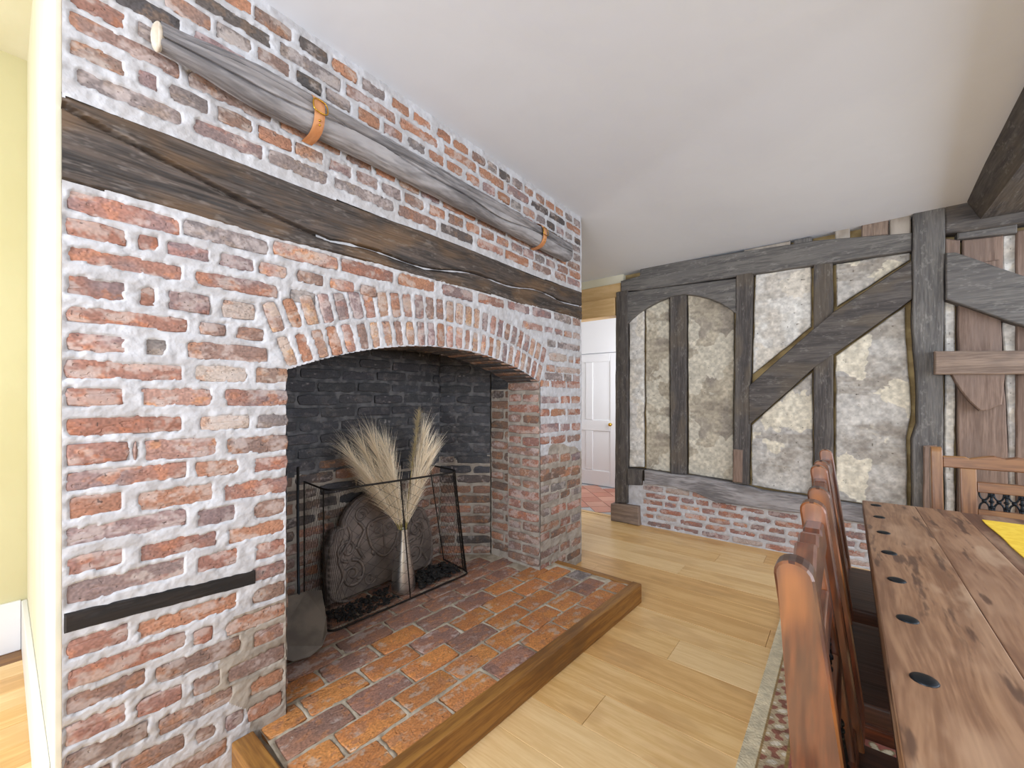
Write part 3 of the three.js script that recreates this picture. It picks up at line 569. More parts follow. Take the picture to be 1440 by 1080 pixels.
  // small pieces packed between rail and ceiling
  for (const [a, b, y0, y1, m, z] of [[-0.3, -0.19, 2.262, 2.30, frameMat, 0], [-0.06, 0.02, 2.245, 2.31, mortarGrey, -0.005], [0.08, 0.215, 2.225, 2.315, oldRail, 0.0], [0.22, 0.318, 2.2, 2.315, mortarGrey, 0.005], [-0.62, -0.32, 2.275, 2.30, mortarGrey, -0.004], [-1.42, -1.25, 2.30, 2.325, frameDark, 0.005]]) timber('packing_block', [[a, y0], [b, y0 - 0.012], [b, y1], [a, y1]], m, { z, th: 0.07, amp: 0.003 });
  // plaster panels with ragged edges, clay showing round them
  const plasterTex = (a, b, c, d, s) => { const map = tex(768, 768, (u, v) => {
      const n = fbm(u * 3, v * 3, 3, 3, s, 5), q = fbm(u * 7, v * 7, 7, 7, s + 21, 5), f = fbm(u * 40, v * 40, 40, 40, s + 9, 3);
      const wu = u + 0.16 * (fbm(u * 7, v * 7, 7, 7, s + 61, 5) - 0.5), wv = v + 0.16 * (fbm(u * 9, v * 9, 9, 9, s + 67, 4) - 0.5), st = fbm(u * 12, v * 2, 12, 2, s + 83, 4);
      let x = m3(a, b, sst(0.32, 0.66, n)); x = m3(x, c, sst(0.44, 0.7, q) * 0.75); x = m3(x, m3(c, [120, 108, 92], 0.4), sst(0.55, 0.75, st) * 0.5); x = m3(x, d, sst(0.51, 0.535, fbm(wu * 3 + 1, wv * 3, 3, 3, s + 47, 6)) * 0.85);
      if (vn(u * 60, v * 60, 60, 60, s + 4) < 0.03) x = m3(x, [70, 60, 50], 0.7);
      const k = 0.82 + 0.36 * f; return [x[0] * k, x[1] * k, x[2] * k]; });
    const bm = tex(512, 512, (u, v) => 0.6 * fbm(u * 7, v * 7, 7, 7, s + 21, 5) + 0.4 * fbm(u * 40, v * 40, 40, 40, s + 9, 3) - (vn(u * 60, v * 60, 60, 60, s + 4) < 0.03 ? 0.3 : 0), false);
    return new THREE.MeshStandardMaterial({ map, bumpMap: bm, bumpScale: 0.008, roughness: 0.97 }); };
  const pl1 = plasterTex([192, 182, 162], [170, 160, 142], [142, 134, 124], [204, 197, 180], 1210), pl2 = plasterTex([176, 172, 167], [194, 189, 181], [150, 142, 132], [220, 211, 190], 1240), pl3 = plasterTex([220, 217, 210], [206, 201, 194], [196, 188, 176], [214, 206, 192], 1270);
  const panel = (pts, m, z = -0.03) => { const g = puv(prism(wob(pts, 0.006, 0.05, rnd() * 50), 0.045, 0.006).applyMatrix4(fr(frameZ + z - 0.045)), 1, 1.2, 1.2); return obj('plaster_panel', g, m, wallFar); };
  panel([[-1.557, 0.51], [-1.425, 0.522], [-1.425, 1.96], [-1.557, 1.9]], pl3, -0.012);
  panel([[-1.408, 0.51], [-1.195, 0.505], [-1.205, 2.02], [-1.408, 1.97]], pl1);
  panel([[-1.04, 0.508], [-0.703, 0.488], [-0.697, 1.86], [-0.88, 1.965], [-1.045, 2.03]], pl1);
  panel([[-0.566, 1.335], [-0.198, 1.66], [-0.198, 2.092], [-0.545, 2.108]], pl3);
  panel([[-0.052, 1.785], [0.318, 2.035], [0.318, 2.078], [-0.055, 2.082]], pl2);
  panel([[-0.572, 0.468], [-0.19, 0.448], [-0.19, 1.33], [-0.41, 1.108], [-0.572, 0.935]], pl2);
  panel([[-0.056, 0.44], [0.305, 0.43], [0.302, 0.889], [0.322, 1.05], [0.318, 1.228], [0.298, 1.513], [0.295, 1.735], [-0.056, 1.44]], pl2);
  panel([[0.474, 0.1], [0.514, 0.1], [0.518, 1.95], [0.474, 1.95]], pl3);
  panel([[0.735, 0.1], [1.49, 0.1], [1.49, 2.09], [0.71, 2.09], [0.71, 1.5], [0.73, 1.05]], pl3);
  panel([[1.66, 0.1], [2.38, 0.1], [2.38, 2.09], [1.66, 2.09]], pl3);
  // brick plinth
  const fp = F([-1.45, 0, frameZ - 0.01], [1, 0, 0], [0, 1, 0], [0, 0, 1]), l = [];
  for (let k = 0; k < 7; k++) {
    let u = k === 0 ? 0.06 : (k % 2 ? 0.02 : 0.05); const y = 0.03 + k * 0.0625;
    while (u < 2.1) {
      const L = k === 0 ? 0.21 : rnd() < 0.35 ? 0.1 : rr(0.15, 0.2); const top = u + L / 2 < 0.55 ? 0.385 : 0.318; if (u > 1.76 && u < 1.93) { u += 0.05; continue; }
      if (y + 0.02 < top) layBrick(wallFar, fp, l, u + L / 2, y - 0.014 * u * (k === 0 ? 0 : 0.2), L, rr(0.04, 0.048), pick('RPIPWTR'), { jit: 0.004, w: rr(-0.002, 0.007) }); u += L + rr(0.014, 0.026);
    }
  }
  obj('mortar', mortar(fp, -0.13, 2.2, 0, 0.4, 0.008, l, null, null, 0.008)[1], mortarMat, wallFar);
  obj('plinth_core', box(-1.6, 1.9, 0, 0.32, -3.72, -3.67, 0, 0), mortarMat, wallFar);
}
// ceiling beam
{
  const pts = [[0.53, 2.42], [0.545, 2.33], [0.61, 2.19], [0.92, 2.19], [0.985, 2.33], [1.0, 2.42]];
  const g = prism(pts, 5.4, 0.004).applyMatrix4(F([0, 0, -3.6], [1, 0, 0], [0, 1, 0], [0, 0, 1]));
  const b = struct('trim_1', puv(g, 2, 1, 2), frameDark, 'chamfered dark oak ceiling beam meeting the timber wall', 'beam'); b.name = 'trim_1';
}
// opening to the hall
{
  const t = grp('oak_lintel', 'pale new oak lintel boards over the hall opening', 'lintel');
  obj('upper_board', box(-2.94, -1.64, 2.092, 2.225, -3.74, -3.645, 0, 0.005), paleOak, t);
  obj('lower_board', box(-2.94, -1.684, 1.92, 2.088, -3.74, -3.61, 0, 0.005), paleOak, t);
  struct('wall_hall_head', mg([box(-3.3, -1.62, 2.227, 2.4, -3.75, -3.66, 0, 0), box(-3.3, -2.8, 0, 2.4, -3.75, -3.66, 0, 0)]), creamMat, 'cream plaster strip above the oak lintel', 'wall');
  struct('wall_passage', box(-3.0, DEEP - 0.005, 0, 2.8, -3.7, -ZL, 0, 0), creamMat, 'cream wall at the end of the passage behind the chimney', 'wall');
  struct('wall_hall_left', box(-3.35, -3.25, 0, 2.5, -5.0, -3.66, 0, 0), whitePaint, 'white hall wall', 'wall');
  wallWithWindow('wall_hall_right', 'x', -1.5, -5.0, -3.80, [[-4.8, -4.0, 0.8, 2.0]], 'white hall wall with a window', 0.06);
  windowUnit('x', -1.52, -4.8, -4.0, 0.8, 2.0, 'small white hall window');
  struct('ceiling_hall', box(-3.35, -1.45, 2.4, 2.5, -5.1, -3.66, 0, 0), whitePaint, 'white hall ceiling', 'ceiling');
  struct('wall_hall_end', mg([box(-3.35, -3.06, 0, 2.45, -5.0, -4.9, 0, 0), box(-2.24, -1.45, 0, 2.45, -5.0, -4.9, 0, 0), box(-3.06, -2.24, 1.735, 2.45, -5.0, -4.9, 0, 0)]), whitePaint, 'white hall end wall around the panelled door', 'wall');
  const d = grp('door_1', 'white panelled door with a small brass knob at the end of the hall', 'door', null, 'structure');
  obj('door_leaf', box(-3.05, -2.25, 0.005, 1.73, -4.96, -4.92, 1, 0.003), whitePaint, d);
  for (const [x0, x1, y0, y1] of [[-3.05, -2.95, 0.01, 1.725], [-2.35, -2.25, 0.01, 1.725], [-2.70, -2.60, 0.202, 0.718], [-2.70, -2.60, 0.862, 1.618], [-2.949, -2.351, 0.01, 0.2], [-2.949, -2.351, 0.72, 0.86], [-2.949, -2.351, 1.62, 1.725]]) obj('door_rail', box(x0, x1, y0, y1, -4.925, -4.908, 1, 0.004), whitePaint, d);
  obj('knob', mg([new THREE.SphereGeometry(0.024, 14, 10).translate(-2.33, 0.81, -4.862), new THREE.CylinderGeometry(0.009, 0.009, 0.05, 10).rotateX(Math.PI / 2).translate(-2.33, 0.81, -4.885)]), brass, d);
  const tm = [[206, 146, 124], [198, 134, 112], [212, 156, 134]].map((c, i) => plainMat(c, c.map(v => v * 0.94), { roughness: 0.5 }, 4, 95 + i, 0.001));
  const f = grp('floor_hall', 'terracotta tiles laid diagonally in the hall', 'floor', null, 'structure');
  obj('grout', box(-3.3, -1.5, -0.08, -0.004, -5.0, -3.70, 0, 0), mortarMat, f);
  for (let i = -9; i < 12; i++) for (let j = -9; j < 12; j++) {
    const s = 0.21, x = -2.4 + (i - j) * s * 0.7071, z = -4.35 + (i + j) * s * 0.7071; if (x < -3.2 || x > -1.55 || z < -4.85 || z > -3.82) continue;
    obj('floor_tile', puv(new THREE.BoxGeometry(s - 0.008, 0.012, s - 0.008).rotateY(Math.PI / 4).translate(x, -0.005, z), 0, 1, 1), tm[(i + 2 * j + 90) % 3], f);
  }
  obj('threshold', box(-2.8, -1.69, -0.01, 0.004, -3.76, -3.70, 0, 0.002), paleOak, f);
}

// ------------------------------------------------------------------ hearth
{
  const t = grp('hearth', 'raised hearth of worn orange bricks edged with an oak kerb', 'hearth');
  const ang = 0.0486, HT = 0.094;
  const fr = new THREE.Matrix4().makeTranslation(-0.938, HT, -2.215).multiply(new THREE.Matrix4().makeRotationY(-ang)).multiply(F([0, 0, 1.72], [0, 0, -1], [-1, 0, 0], [0, 1, 0]));
  const toW = (u, v) => new THREE.Vector3(u, v, 0).applyMatrix4(fr);
  const l = [];
  for (let r = 0; r < 11; r++) {
    const v = 0.062 + r * 0.1165; let u = 0.01 + (r % 2 ? -0.115 : 0) + rr(0, 0.03);
    while (u < 1.8) {
      const L = rr(0.205, 0.222), p = toW(u + L / 2, v); let a = u, b = u + L;
      const deep = p.x < XF; 
      if (a < 0.006) a = 0.006; if (b > 1.714) b = 1.714;
      const ok = deep ? p.z > -2.10 + Math.max(0, (-1.8 - p.x) * 0.7) && p.z < -0.56 && p.x > -2.1 : true;
      if (b - a > 0.05 && ok) layBrick(t, fr, l, (a + b) / 2, v + rr(-0.003, 0.003), b - a, rr(0.107, 0.111), u > 1.45 && r < 3 ? pick('UGS') : r < 4 ? pick('SSSSU') : r < 5 ? pick('SUSU') : 'U', { w: rr(0.001, 0.005), jit: 0.0025, d: 0.04 });
      u += L + rr(0.007, 0.011);
    }
  }
  obj('mortar', mortar(fr, 0, 1.72, 0, 1.3, 0.0095, l, (u, v) => { const p = toW(u, v); return p.x > XF - 0.015 ? (p.z < -0.44 ? 1 : 0) : (p.z > -2.09 && p.z < -0.58 && p.x > -2.13 ? 1 : 0); }, null, 0.0015, 0.008)[1], hearthMortar, t);
  const bar = (p, q, w, h, name, axis) => { const L = Math.hypot(q[0] - p[0], q[1] - p[1]), g = puv(new RoundedBoxGeometry(L, h, w, 2, 0.006), 0); g.rotateY(-Math.atan2(q[1] - p[1], q[0] - p[0])).translate((p[0] + q[0]) / 2, h / 2, (p[1] + q[1]) / 2); return obj(name, g, kerbMat, t); };
  bar([-0.918, -2.262], [-1.005, -0.44], 0.055, 0.106, 'kerb');
  bar([-0.946, -2.238], [-1.446, -2.238], 0.045, 0.104, 'kerb');
  bar([-1.03, -0.47], [-1.446, -0.47], 0.06, 0.106, 'kerb');
  obj('hearth_base', mg([box(-1.449, -0.99, 0, 0.07, -2.215, -0.50, 2, 0), box(-2.18, -1.45, 0, 0.07, -2.09, -0.56, 2, 0)]), hearthMortar, t);
}

// ------------------------------------------------------------------ things in the fireplace
{ // cast iron fireback leaning on the back wall
  const t = grp('fireback', 'arched cast iron fireback with scrolled heraldic relief', 'fireback');
  const half = [[0.335, 0], [0.335, 0.275], [0.318, 0.29], [0.305, 0.335], [0.285, 0.36], [0.245, 0.364], [0.238, 0.395], [0.21, 0.44], [0.155, 0.485], [0.08, 0.515], [0, 0.525]];
  const pts = [...half, ...half.slice(0, -1).reverse().map(p => [-p[0], p[1]])];
  obj('plate', puv(prism(pts, 0.04, 0.006), 0, 2, 2), castIron, t);
  const inner = pts.map(p => [p[0] * 0.92, 0.02 + p[1] * 0.93, 0.04]);
  const rel = [tube([...inner], 0.008, 120, 6, true)];
  const spiral = (cx, cy, r0, turns, a0, dir, rad) => { const P = []; for (let i = 0; i <= 18; i++) { const k = i / 18, a = a0 + dir * k * turns * Math.PI * 2, r = r0 * (1 - 0.85 * k); P.push([cx + r * Math.cos(a), cy + r * Math.sin(a), 0.04]); } return tube(P, rad, 40, 5); };
  for (const s of [-1, 1]) {
    rel.push(spiral(s * 0.2, 0.11, 0.075, 1.6, Math.PI / 2, s, 0.010), spiral(s * 0.22, 0.24, 0.06, 1.4, -Math.PI / 2, s, 0.009), spiral(s * 0.13, 0.40, 0.045, 1.3, 0, -s, 0.008), spiral(s * 0.1, 0.06, 0.04, 1.3, 0, s, 0.007));
    rel.push(tube([[s * 0.29, 0.04, 0.04], [s * 0.25, 0.12, 0.042], [s * 0.27, 0.2, 0.042], [s * 0.2, 0.3, 0.042], [s * 0.21, 0.36, 0.04]], 0.009, 30, 5));
    rel.push(tube([[s * 0.13, 0.17, 0.04], [s * 0.16, 0.24, 0.042], [s * 0.12, 0.32, 0.042], [s * 0.15, 0.37, 0.04]], 0.01, 30, 5));
    for (let i = 0; i < 6; i++) rel.push(new THREE.SphereGeometry(0.018, 8, 6).scale(1, 0.6, 0.5).rotateZ(i).translate(s * (0.16 + 0.1 * Math.sin(i * 2.1)), 0.08 + i * 0.052, 0.04));
  }
  rel.push(tube([[-0.09, 0.34, 0.042], [0.09, 0.34, 0.042], [0.088, 0.24, 0.042], [0.05, 0.18, 0.042], [0, 0.15, 0.042], [-0.05, 0.18, 0.042], [-0.088, 0.24, 0.042]], 0.009, 60, 5, true));
  rel.push(tube([[0, 0.34, 0.04], [0, 0.16, 0.04]], 0.006, 8, 5), tube([[-0.085, 0.26, 0.04], [0.085, 0.26, 0.04]], 0.006, 8, 5), spiral(0.04, 0.30, 0.025, 1, 0, 1, 0.006), spiral(-0.04, 0.30, 0.025, 1, 0, -1, 0.006), spiral(0, 0.43, 0.04, 1.2, 0, 1, 0.008));
  obj('relief', puv(mg(rel), 0, 2, 2), castIron, t);
  t.rotation.set(0, Math.PI / 2, 0); t.rotation.order = 'YXZ'; t.rotation.x = -0.10; t.position.set(-2.04, 0.111, -1.36);
}
{ // spark guard
  const t = grp('spark_guard', 'folding black wire mesh spark guard around the vase', 'fire guard');
  const b = [[-2.07, -0.94], [-1.86, -0.92], [-1.80, -0.925], [-1.775, -0.98], [-1.745, -1.70], [-1.765, -1.755], [-1.81, -1.77], [-2.02, -1.80]];
  const top = [[-2.07, -0.94], [-1.86, -0.92], [-1.80, -0.925], [-1.775, -0.98], [-1.69, -1.54], [-1.70, -1.60], [-1.75, -1.63], [-1.99, -1.66]];
  const y0 = 0.106, y1 = 0.735;
  const cb = new THREE.CatmullRomCurve3(b.map(p => new THREE.Vector3(p[0], y0, p[1])), false, 'catmullrom', 0.2), ct = new THREE.CatmullRomCurve3(top.map(p => new THREE.Vector3(p[0], y1, p[1])), false, 'catmullrom', 0.2);
  const at = (s, h) => cb.getPoint(clamp(s)).lerp(ct.getPoint(clamp(s)), h);
  const line = (f, n, r, rad = 4) => new THREE.TubeGeometry(new THREE.CatmullRomCurve3(Array.from({ length: n + 1 }, (_, i) => f(i / n))), n, r, rad);
  obj('top_rail', line(k => at(k, 1), 80, 0.0048, 6), wireMat, t); obj('bottom_rail', line(k => at(k, 0), 80, 0.005, 6), wireMat, t);
  for (const s of [0, 0.19, 0.5, 0.80, 0.86, 1]) obj('upright', line(k => at(s, k), 6, 0.0035, 5), wireMat, t);
  const Ltot = cb.getLength(), wires = [];
  const slope = 0.40, step = 0.0225, Hh = 0.63;
  for (let k = -Hh * slope; k < Ltot; k += step) for (const d of [1, -1]) {
    let P = [];
    for (let i = 0; i <= 10; i++) { const h = i / 10, s = (d > 0 ? k + h * Hh * slope : k + Hh * slope - h * Hh * slope) / Ltot; if (s < 0 || s > 1) continue; P.push(at(s, h)); }
    if (P.length > 1) wires.push(new THREE.TubeGeometry(new THREE.CatmullRomCurve3(P), P.length - 1, 0.00065, 3));
  }
  const m = obj('wire_mesh', mg(wires), wireMat, t); m.userData.kind = 'stuff';
}
{ // steel vase with dried grasses
  const P = [[0, 0], [0.052, 0], [0.062, 0.008], [0.064, 0.03], [0.058, 0.10], [0.045, 0.18], [0.032, 0.26], [0.026, 0.31], [0.027, 0.335], [0.024, 0.335], [0.022, 0.31], [0.03, 0.2], [0.05, 0.05], [0, 0.02]].map(p => new THREE.Vector2(...p));
  const v = tag(obj('vase', new THREE.LatheGeometry(P, 40), steel), 'tall brushed steel vase tapering to a narrow neck', 'vase');
  v.position.set(-1.872, 0.1, -1.379);
  const grassMat = new THREE.MeshStandardMaterial({ color: 0xfff0d6, roughness: 0.9, side: THREE.DoubleSide }), stemMat = new THREE.MeshStandardMaterial({ color: 0xa89858, roughness: 0.8 }), seedMat = new THREE.MeshStandardMaterial({ color: 0xb8a884, roughness: 0.9 });
  const base = new THREE.Vector3(-1.872, 0.41, -1.379), R = new THREE.Vector3(0.778, 0, -0.628), N = new THREE.Vector3(0.628, 0, 0.778);
  const pt = (a, h, dpt) => base.clone().addScaledVector(R, a).addScaledVector(N, dpt).setY(base.y + h);
  const plume = (name, label, a, h, dpt, start, n, spread, len, droop, mat, group) => {
    const t = grp(name, label, 'dried grass', group);
    const curve = new THREE.CatmullRomCurve3([pt(0, -0.18, 0), pt(a * 0.12, 0.04, dpt * 0.1), pt(a * 0.5, h * 0.5, dpt * 0.5), pt(a, h, dpt)]);
    obj('stem', new THREE.TubeGeometry(curve, 20, 0.002, 5), stemMat, t);
    const pos = [], q = new THREE.Vector3(), tan = new THREE.Vector3();
    for (let i = 0; i < n; i++) {
      const s = mix(start, 1, Math.pow(rnd(), 0.8)); curve.getPoint(s, q); curve.getTangent(s, tan);
      const side = rr(-1, 1) * spread, sd2 = rr(-1, 1) * spread, L = len * rr(0.6, 1.1);
      let p0 = q.clone(), dir = tan.clone().multiplyScalar(1).addScaledVector(R, side).addScaledVector(N, sd2).normalize();
      const w = 0.0015; const K = 5;
      for (let k = 0; k < K; k++) {
        const p1 = p0.clone().addScaledVector(dir, L / K); const wa = w * (1 - k / K), wb = w * (1 - (k + 1) / K);
        const sx = i % 2 ? R : N;
        pos.push(...p0.clone().addScaledVector(sx, -wa).toArray(), ...p0.clone().addScaledVector(sx, wa).toArray(), ...p1.clone().addScaledVector(sx, wb).toArray());
        pos.push(...p0.clone().addScaledVector(sx, -wa).toArray(), ...p1.clone().addScaledVector(sx, wb).toArray(), ...p1.clone().addScaledVector(sx, -wb).toArray());
        p0 = p1; dir.y -= droop; dir.addScaledVector(R, Math.sign(a || 0.1) * droop * 0.3).normalize();
      }
    }
    const g = new THREE.BufferGeometry(); g.setAttribute('position', new THREE.Float32BufferAttribute(pos, 3)); g.computeVertexNormals();
    const m = obj('plume', g, mat, t); m.userData.kind = 'stuff';
  };
  const LP = 'cream feathery pampas plume in the fan leaning towards the fire tongs', RP = 'cream feathery pampas plume in the sheaf beneath the tall seed head';
  for (const [a, h, d] of [[-0.23, 0.43, 0.13], [-0.185, 0.46, 0.08], [-0.13, 0.50, 0.09], [-0.085, 0.46, 0.04], [-0.16, 0.35, 0.12], [-0.05, 0.38, 0.07]]) plume('pampas_plume', LP, a, h, d, 0.34, 440, 0.34, 0.19, 0.09, grassMat, 'plumes leaning left');
  for (const [a, h, d] of [[0.13, 0.46, 0.03], [0.10, 0.52, -0.03], [0.15, 0.42, -0.02]]) plume('pampas_plume', RP, a, h, d, 0.34, 420, 0.28, 0.17, 0.05, grassMat, 'plumes leaning right');
  plume('seed_head', 'tall grey-green seed head standing above the pampas plumes', 0.085, 0.66, 0.0, 0.68, 520, 0.95, 0.05, 0.12, seedMat);
}
{ // cinders
  const t = tag(obj('cinders', (() => { const G = []; for (let i = 0; i < 620; i++) { const z = rr(-1.74, -0.98), x = rr(-1.955, -1.80), k = rr(0.006, 0.013) * (z < -1.35 ? 1.2 : 0.8); if (Math.hypot(x + 1.872, z + 1.379) < 0.085) continue; G.push(new THREE.IcosahedronGeometry(k, 0).scale(rr(0.8, 1.4), rr(0.5, 0.9), rr(0.8, 1.3)).rotateY(rnd() * 6).translate(x, 0.107 + (z < -1.4 ? rr(0, 0.028) : rr(0, 0.008)), z)); } return puv(mg(G), 0, 4, 4); })(), coalMat), 'dark cinders and ash spread inside the spark guard', 'cinders', null, 'stuff');
}
{ // shovel and tongs behind the left pier
  const t = grp('hearth_shovel', 'large iron hearth shovel with a curved blade behind the left pier', 'shovel');
  const sh = [[-0.09, 0.12], [-0.1, 0], [-0.098, -0.07], [-0.075, -0.115], [-0.03, -0.135], [0.03, -0.135], [0.075, -0.115], [0.098, -0.07], [0.1, 0], [0.09, 0.12], [0.03, 0.14], [-0.03, 0.14]];
  const g = prism(sh, 0.006, 0.0015), p = g.attributes.position;
  for (let i = 0; i < p.count; i++) { const x = p.getX(i), y = p.getY(i); p.setZ(i, p.getZ(i) + 3.2 * x * x + (y > 0.05 ? (y - 0.05) * 0.5 : 0)); }
  g.computeVertexNormals(); obj('blade', puv(g, 0, 2, 2), plainMat([134, 124, 112], [104, 96, 88], { roughness: 0.5, metalness: 0.3 }, 6, 99, 0.001), t);
  obj('handle', tube([[0, 0.1, 0.035], [0, 0.18, 0.08], [0, 0.3, 0.22], [0, 0.42, 0.40], [0, 0.46, 0.5]], 0.006, 24, 8), iron, t);
  t.position.set(-1.79, 0.172, -0.795); t.rotation.order = "YXZ"; t.rotation.set(-Math.PI / 2 + 0.5, 1.2, 0);
  const q = grp('fire_tongs', 'thin black fire tongs standing beside the spark guard', 'fire tongs');
  obj('arm', tube([[0, 0, 0], [0.01, 0.2, 0], [0, 0.34, 0], [0, 0.58, 0]], 0.004, 20, 6), iron, q);
  obj('arm', tube([[0.03, 0, 0.05], [0.015, 0.2, 0.03], [0.004, 0.34, 0.006], [0.004, 0.58, 0.004]], 0.004, 20, 6), iron, q);
  obj('hinge', new THREE.SphereGeometry(0.014, 12, 8).translate(0.002, 0.34, 0.003), iron, q);
  q.position.set(-1.98, 0.10, -0.80);
}

// ------------------------------------------------------------------ rug, table, chairs
{
  const W = 512, H = 1024, RW = 1.7, RL = 3.1;
  const map = tex(W, H, (u, v) => {
    const x = u * RW, y = v * RL, e = Math.min(x, RW - x, y, RL - y), along = (e === x || e === RW - x) ? y : x, n = fbm(u * 60, v * 110, 60, 110, 5, 3);
    let c;
    if (e < 0.045) c = [214, 200, 168]; else if (e < 0.052) c = [150, 122, 80]; else if (e < 0.115) { c = [184, 164, 132]; const p = Math.sin(along * 70) * Math.cos((e - 0.083) * 95) + 0.5 * Math.sin(along * 140 + e * 90); if (p > 0.35) c = [146, 96, 78]; else if (p < -0.7) c = [216, 204, 182]; } else if (e < 0.124) c = [150, 122, 74];
    else { c = [168, 100, 86]; const gx = ((x * 7.2) % 1) - 0.5, gy = (((y * 7.2) + (Math.floor(x * 7.2) % 2) * 0.5) % 1) - 0.5, r = Math.hypot(gx * 1.1, gy), a = Math.atan2(gy, gx); const pet = 0.26 + 0.12 * Math.sin(a * 6 + 1) + 0.2 * (n - 0.5); if (r < pet * 0.35) c = [128, 112, 84]; else if (r < pet) c = [208, 194, 164]; else if (r < pet + 0.05) c = [142, 128, 92]; else if (vn(x * 30, y * 30, 99, 99, 6) > 0.78) c = [186, 150, 112]; }
    const k = 0.85 + 0.3 * n; return [c[0] * k, c[1] * k, c[2] * k];
  });
  const g = new THREE.BoxGeometry(RW, 0.01, RL); const p = g.attributes.position, uv = g.attributes.uv;
  for (let i = 0; i < p.count; i++) uv.setXY(i, p.getX(i) / RW + 0.5, p.getZ(i) / RL + 0.5);
  const bm = tex(256, 256, (u, v) => vn(u * 128, v * 128, 128, 128, 3), false); bm.repeat.set(3, 5);
  const r = tag(obj('rug', g, new THREE.MeshStandardMaterial({ map, bumpMap: bm, bumpScale: 0.002, roughness: 1 })), 'faded red floral rug with a cream border under the table', 'rug');
  r.position.set(-0.265 + RW / 2, 0.0065, -2.66 + RL / 2);
}
const TY = 0.76;
{
  const t = grp('dining_table', 'long rustic plank dining table with iron studs along the edge', 'table');
  const pl = [[0.047, 0.1898, 0], [0.19, 0.301, 1], [0.3012, 0.70, 2], [0.7002, 0.811, 1], [0.8112, 0.955, 0]];
  pl.forEach(([a, b, m], i) => obj('plank', puv(new RoundedBoxGeometry(b - a, 0.04, 1.86, 2, 0.0025).translate((a + b) / 2, TY - 0.02 - (i === 2 ? 0.002 : 0), -1.12), 2, 1, 2), tableMats[m], t));
  for (const s of [0.083, 0.919]) for (let i = 0; i < 8; i++) obj('stud', new THREE.SphereGeometry(0.0155, 16, 8).scale(1, 0.28, 1.05).translate(s, TY, -2.0 + 0.012 + i * 0.199 + (i === 0 ? 0.01 : 0)), iron, t);
  obj('apron', box(0.055, 0.085, TY - 0.125, TY - 0.04, -2.0, -0.22, 2, 0.004), tableDark, t); obj('apron', box(0.917, 0.947, TY - 0.125, TY - 0.04, -2.0, -0.22, 2, 0.004), tableDark, t);
  obj('apron', box(0.085, 0.917, TY - 0.125, TY - 0.04, -2.0, -1.97, 0, 0.004), tableDark, t);
  for (const z of [-1.686, -0.42]) { obj('trestle_foot', box(0.16, 0.84, 0.012, 0.09, z - 0.036, z + 0.036, 0, 0.01), tableDark, t); obj('trestle_post', box(0.42, 0.58, 0.09, 0.66, z - 0.035, z + 0.035, 1, 0.008), tableDark, t); obj('trestle_head', box(0.2, 0.8, 0.66, 0.72, z - 0.04, z + 0.04, 0, 0.008), tableDark, t); }
  obj('stretcher', box(0.46, 0.54, 0.25, 0.34, -1.645, -0.455, 2, 0.006), tableDark, t);
  const cm = plainMat([250, 212, 66], [240, 198, 50], { roughness: 0.95 }, 20, 111, 0.0008);
  const pts = wob([[0.335, -1.955], [0.665, -1.95], [0.66, -0.32], [0.325, -0.33]], 0.004, 0.05, 5).map(p => [p[0], -p[1]]);
  const g = puv(prism(pts.reverse(), 0.003, 0.0008).applyMatrix4(F([0, TY - 0.0015, 0], [1, 0, 0], [0, 0, -1], [0, 1, 0])), 0, 4, 4);
  tag(obj('table_runner', g, cm), 'bright yellow cloth runner along the middle of the table', 'table runner');
}
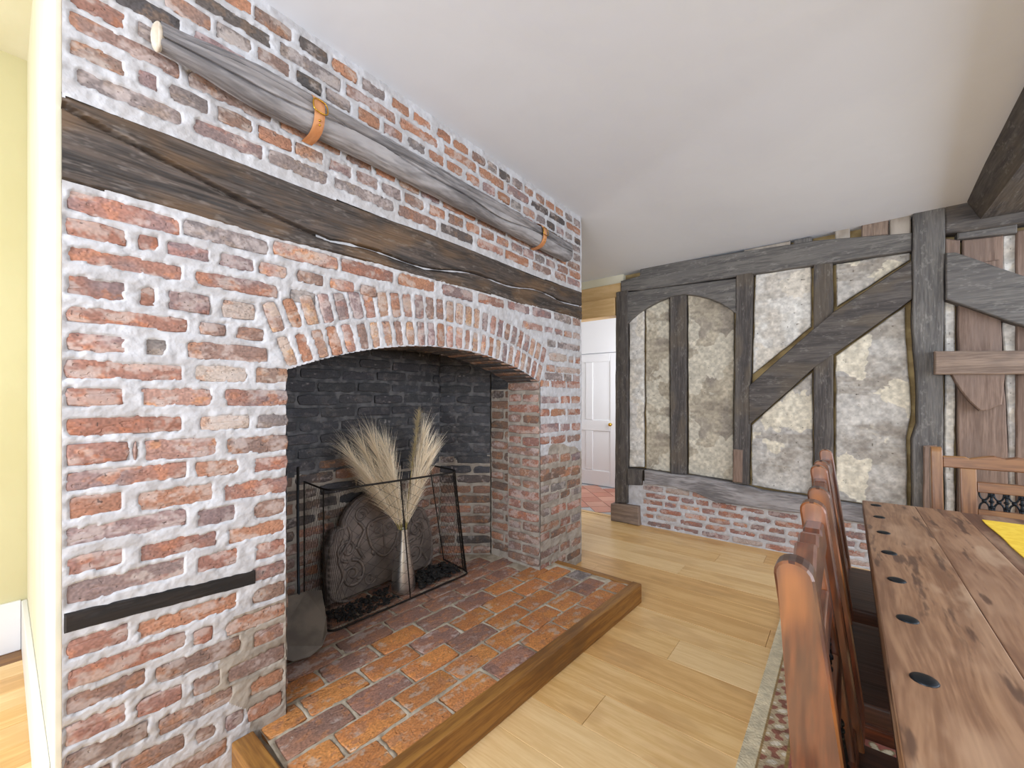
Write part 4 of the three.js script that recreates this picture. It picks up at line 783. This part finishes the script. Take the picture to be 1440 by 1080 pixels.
function makeChair(mat) {
  const t = new THREE.Group(), W = 0.43, H = 0.935, rk = 0.13, sy = 0.45;
  const back = y => y < sy ? 0 : -rk * (y - sy);
  const lean = g => { const p = g.attributes.position; for (let i = 0; i < p.count; i++) { const y = p.getY(i); p.setZ(i, p.getZ(i) + back(y)); } g.computeVertexNormals(); return g; };
  for (const s of [-1, 1]) { // stile with a rounded head
    const pr = [[-0.022, 0.012], [0.022, 0.012], [0.022, sy], [0.022, H - 0.02]]; for (let k = 1; k < 9; k++) { const a = Math.PI * k / 9; pr.push([0.022 * Math.cos(a), H - 0.02 + 0.02 * Math.sin(a)]); } pr.push([-0.022, H - 0.02], [-0.022, sy]);
    const g = prism(pr, 0.036, 0.003); g.rotateY(Math.PI / 2).translate(s * (W / 2 - 0.018) - 0.018, 0, 0);
    const p = g.attributes.position; for (let i = 0; i < p.count; i++) p.setZ(i, p.getZ(i));
    obj('stile', puv(lean(g), 1, 1, 2), mat, t);
  }
  const wi = W / 2 - 0.036; // crest with a stepped ogee top
  const crest = [[-wi, 0.85], [wi, 0.85], [wi, 0.897], [wi * 0.62, 0.899], [wi * 0.56, 0.893], [wi * 0.3, 0.905], [0.03, 0.909], [0, 0.901], [-0.03, 0.909], [-wi * 0.3, 0.905], [-wi * 0.56, 0.893], [-wi * 0.62, 0.899], [-wi, 0.897]];
  obj('crest_rail', puv(lean(prism(crest, 0.03, 0.004).translate(0, 0, -0.015)), 0, 1, 2), mat, t);
  const piece = (name, x0, x1, y0, y1, d, ax) => obj(name, puv(lean(new RoundedBoxGeometry(x1 - x0, y1 - y0, d, 2, 0.004).translate((x0 + x1) / 2, (y0 + y1) / 2, 0)), ax, 1, 2), mat, t);
  for (const s of [-1, 1]) piece('inner_post', s * (wi - 0.075) - 0.024, s * (wi - 0.075) + 0.024, 0.5, 0.852, 0.026, 1);
  const iw = wi - 0.099;
  piece('back_rail', -iw, iw, 0.758, 0.80, 0.026, 0); piece('back_rail', -iw, iw, 0.655, 0.69, 0.026, 0); piece('back_rail', -wi, wi, 0.47, 0.51, 0.028, 0);
  const scroll = (y0, y1) => { const G = [], ym = (y0 + y1) / 2, zz = 0.0, n = 4;
    for (let i = 0; i < n; i++) { const x = mix(-iw, iw, (i + 0.5) / n); if (i) { const xb = mix(-iw, iw, i / n); G.push(new THREE.CylinderGeometry(0.0045, 0.0045, y1 - y0, 8).translate(xb, ym, zz)); for (const yy of [y0 + 0.012, ym, y1 - 0.012]) G.push(new THREE.SphereGeometry(0.0085, 10, 8).scale(1, 0.7, 1).translate(xb, yy, zz)); }
      const w = iw / n - 0.006, hh = (y1 - y0) / 4; for (const s of [1, -1]) { const P = []; for (let k = 0; k <= 12; k++) { const a = Math.PI * (k / 12); P.push([x - w * Math.cos(a), ym + s * (2 * hh - 1.7 * hh * Math.sin(a)), zz]); } G.push(tube(P, 0.0035, 20, 6)); } G.push(new THREE.SphereGeometry(0.0075, 10, 8).translate(x, ym, zz)); }
    return lean(mg(G)); };
  obj('iron_scrollwork', scroll(0.69, 0.758), iron, t); obj('iron_scrollwork', scroll(0.512, 0.655), iron, t);
  obj('seat', puv(new RoundedBoxGeometry(W - 0.005, 0.045, 0.36, 2, 0.008).translate(0, sy - 0.005, 0.155), 2, 1, 2), tableDark, t);
  for (const s of [-1, 1]) { obj('front_leg', box(s * (W / 2 - 0.024) - 0.02, s * (W / 2 - 0.024) + 0.02, 0.012, sy - 0.026, 0.28, 0.32, 1, 0.004), mat, t); obj('side_stretcher', box(s * (W / 2 - 0.022) - 0.012, s * (W / 2 - 0.022) + 0.012, 0.14, 0.18, 0.029, 0.28, 2, 0.003), mat, t); }
  obj('front_stretcher', box(-W / 2 + 0.044, W / 2 - 0.044, 0.2, 0.25, 0.285, 0.31, 0, 0.003), mat, t); obj('seat_rail', box(-W / 2 + 0.036, W / 2 - 0.036, 0.37, 0.424, -0.012, 0.012, 0, 0.003), mat, t);
  return t;
}
{
  const c = makeChair(mahog);
  const put = (o, x, z, ry, label, group) => { o.name = numbered('dining_chair'); o.position.set(x, 0, z); o.rotation.y = ry; scene.add(o); tag(o, label, 'chair', group); };
  put(c, 0.008, -0.855, Math.PI / 2, 'carved red-brown wooden chair tucked in at the near end of the table side', 'dining chairs');
  put(c.clone(), 0.002, -1.42, Math.PI / 2 + 0.04, 'carved red-brown wooden chair in the middle of the table side', 'dining chairs');
  put(c.clone(), -0.004, -1.94, Math.PI / 2, 'carved red-brown wooden chair at the far corner of the table side', 'dining chairs');
  put(makeChair(mahog2), 0.50, -2.50, 0, 'lighter brown wooden chair with iron scrolls at the head of the table', 'dining chairs');
}

renderer.render(scene, camera);
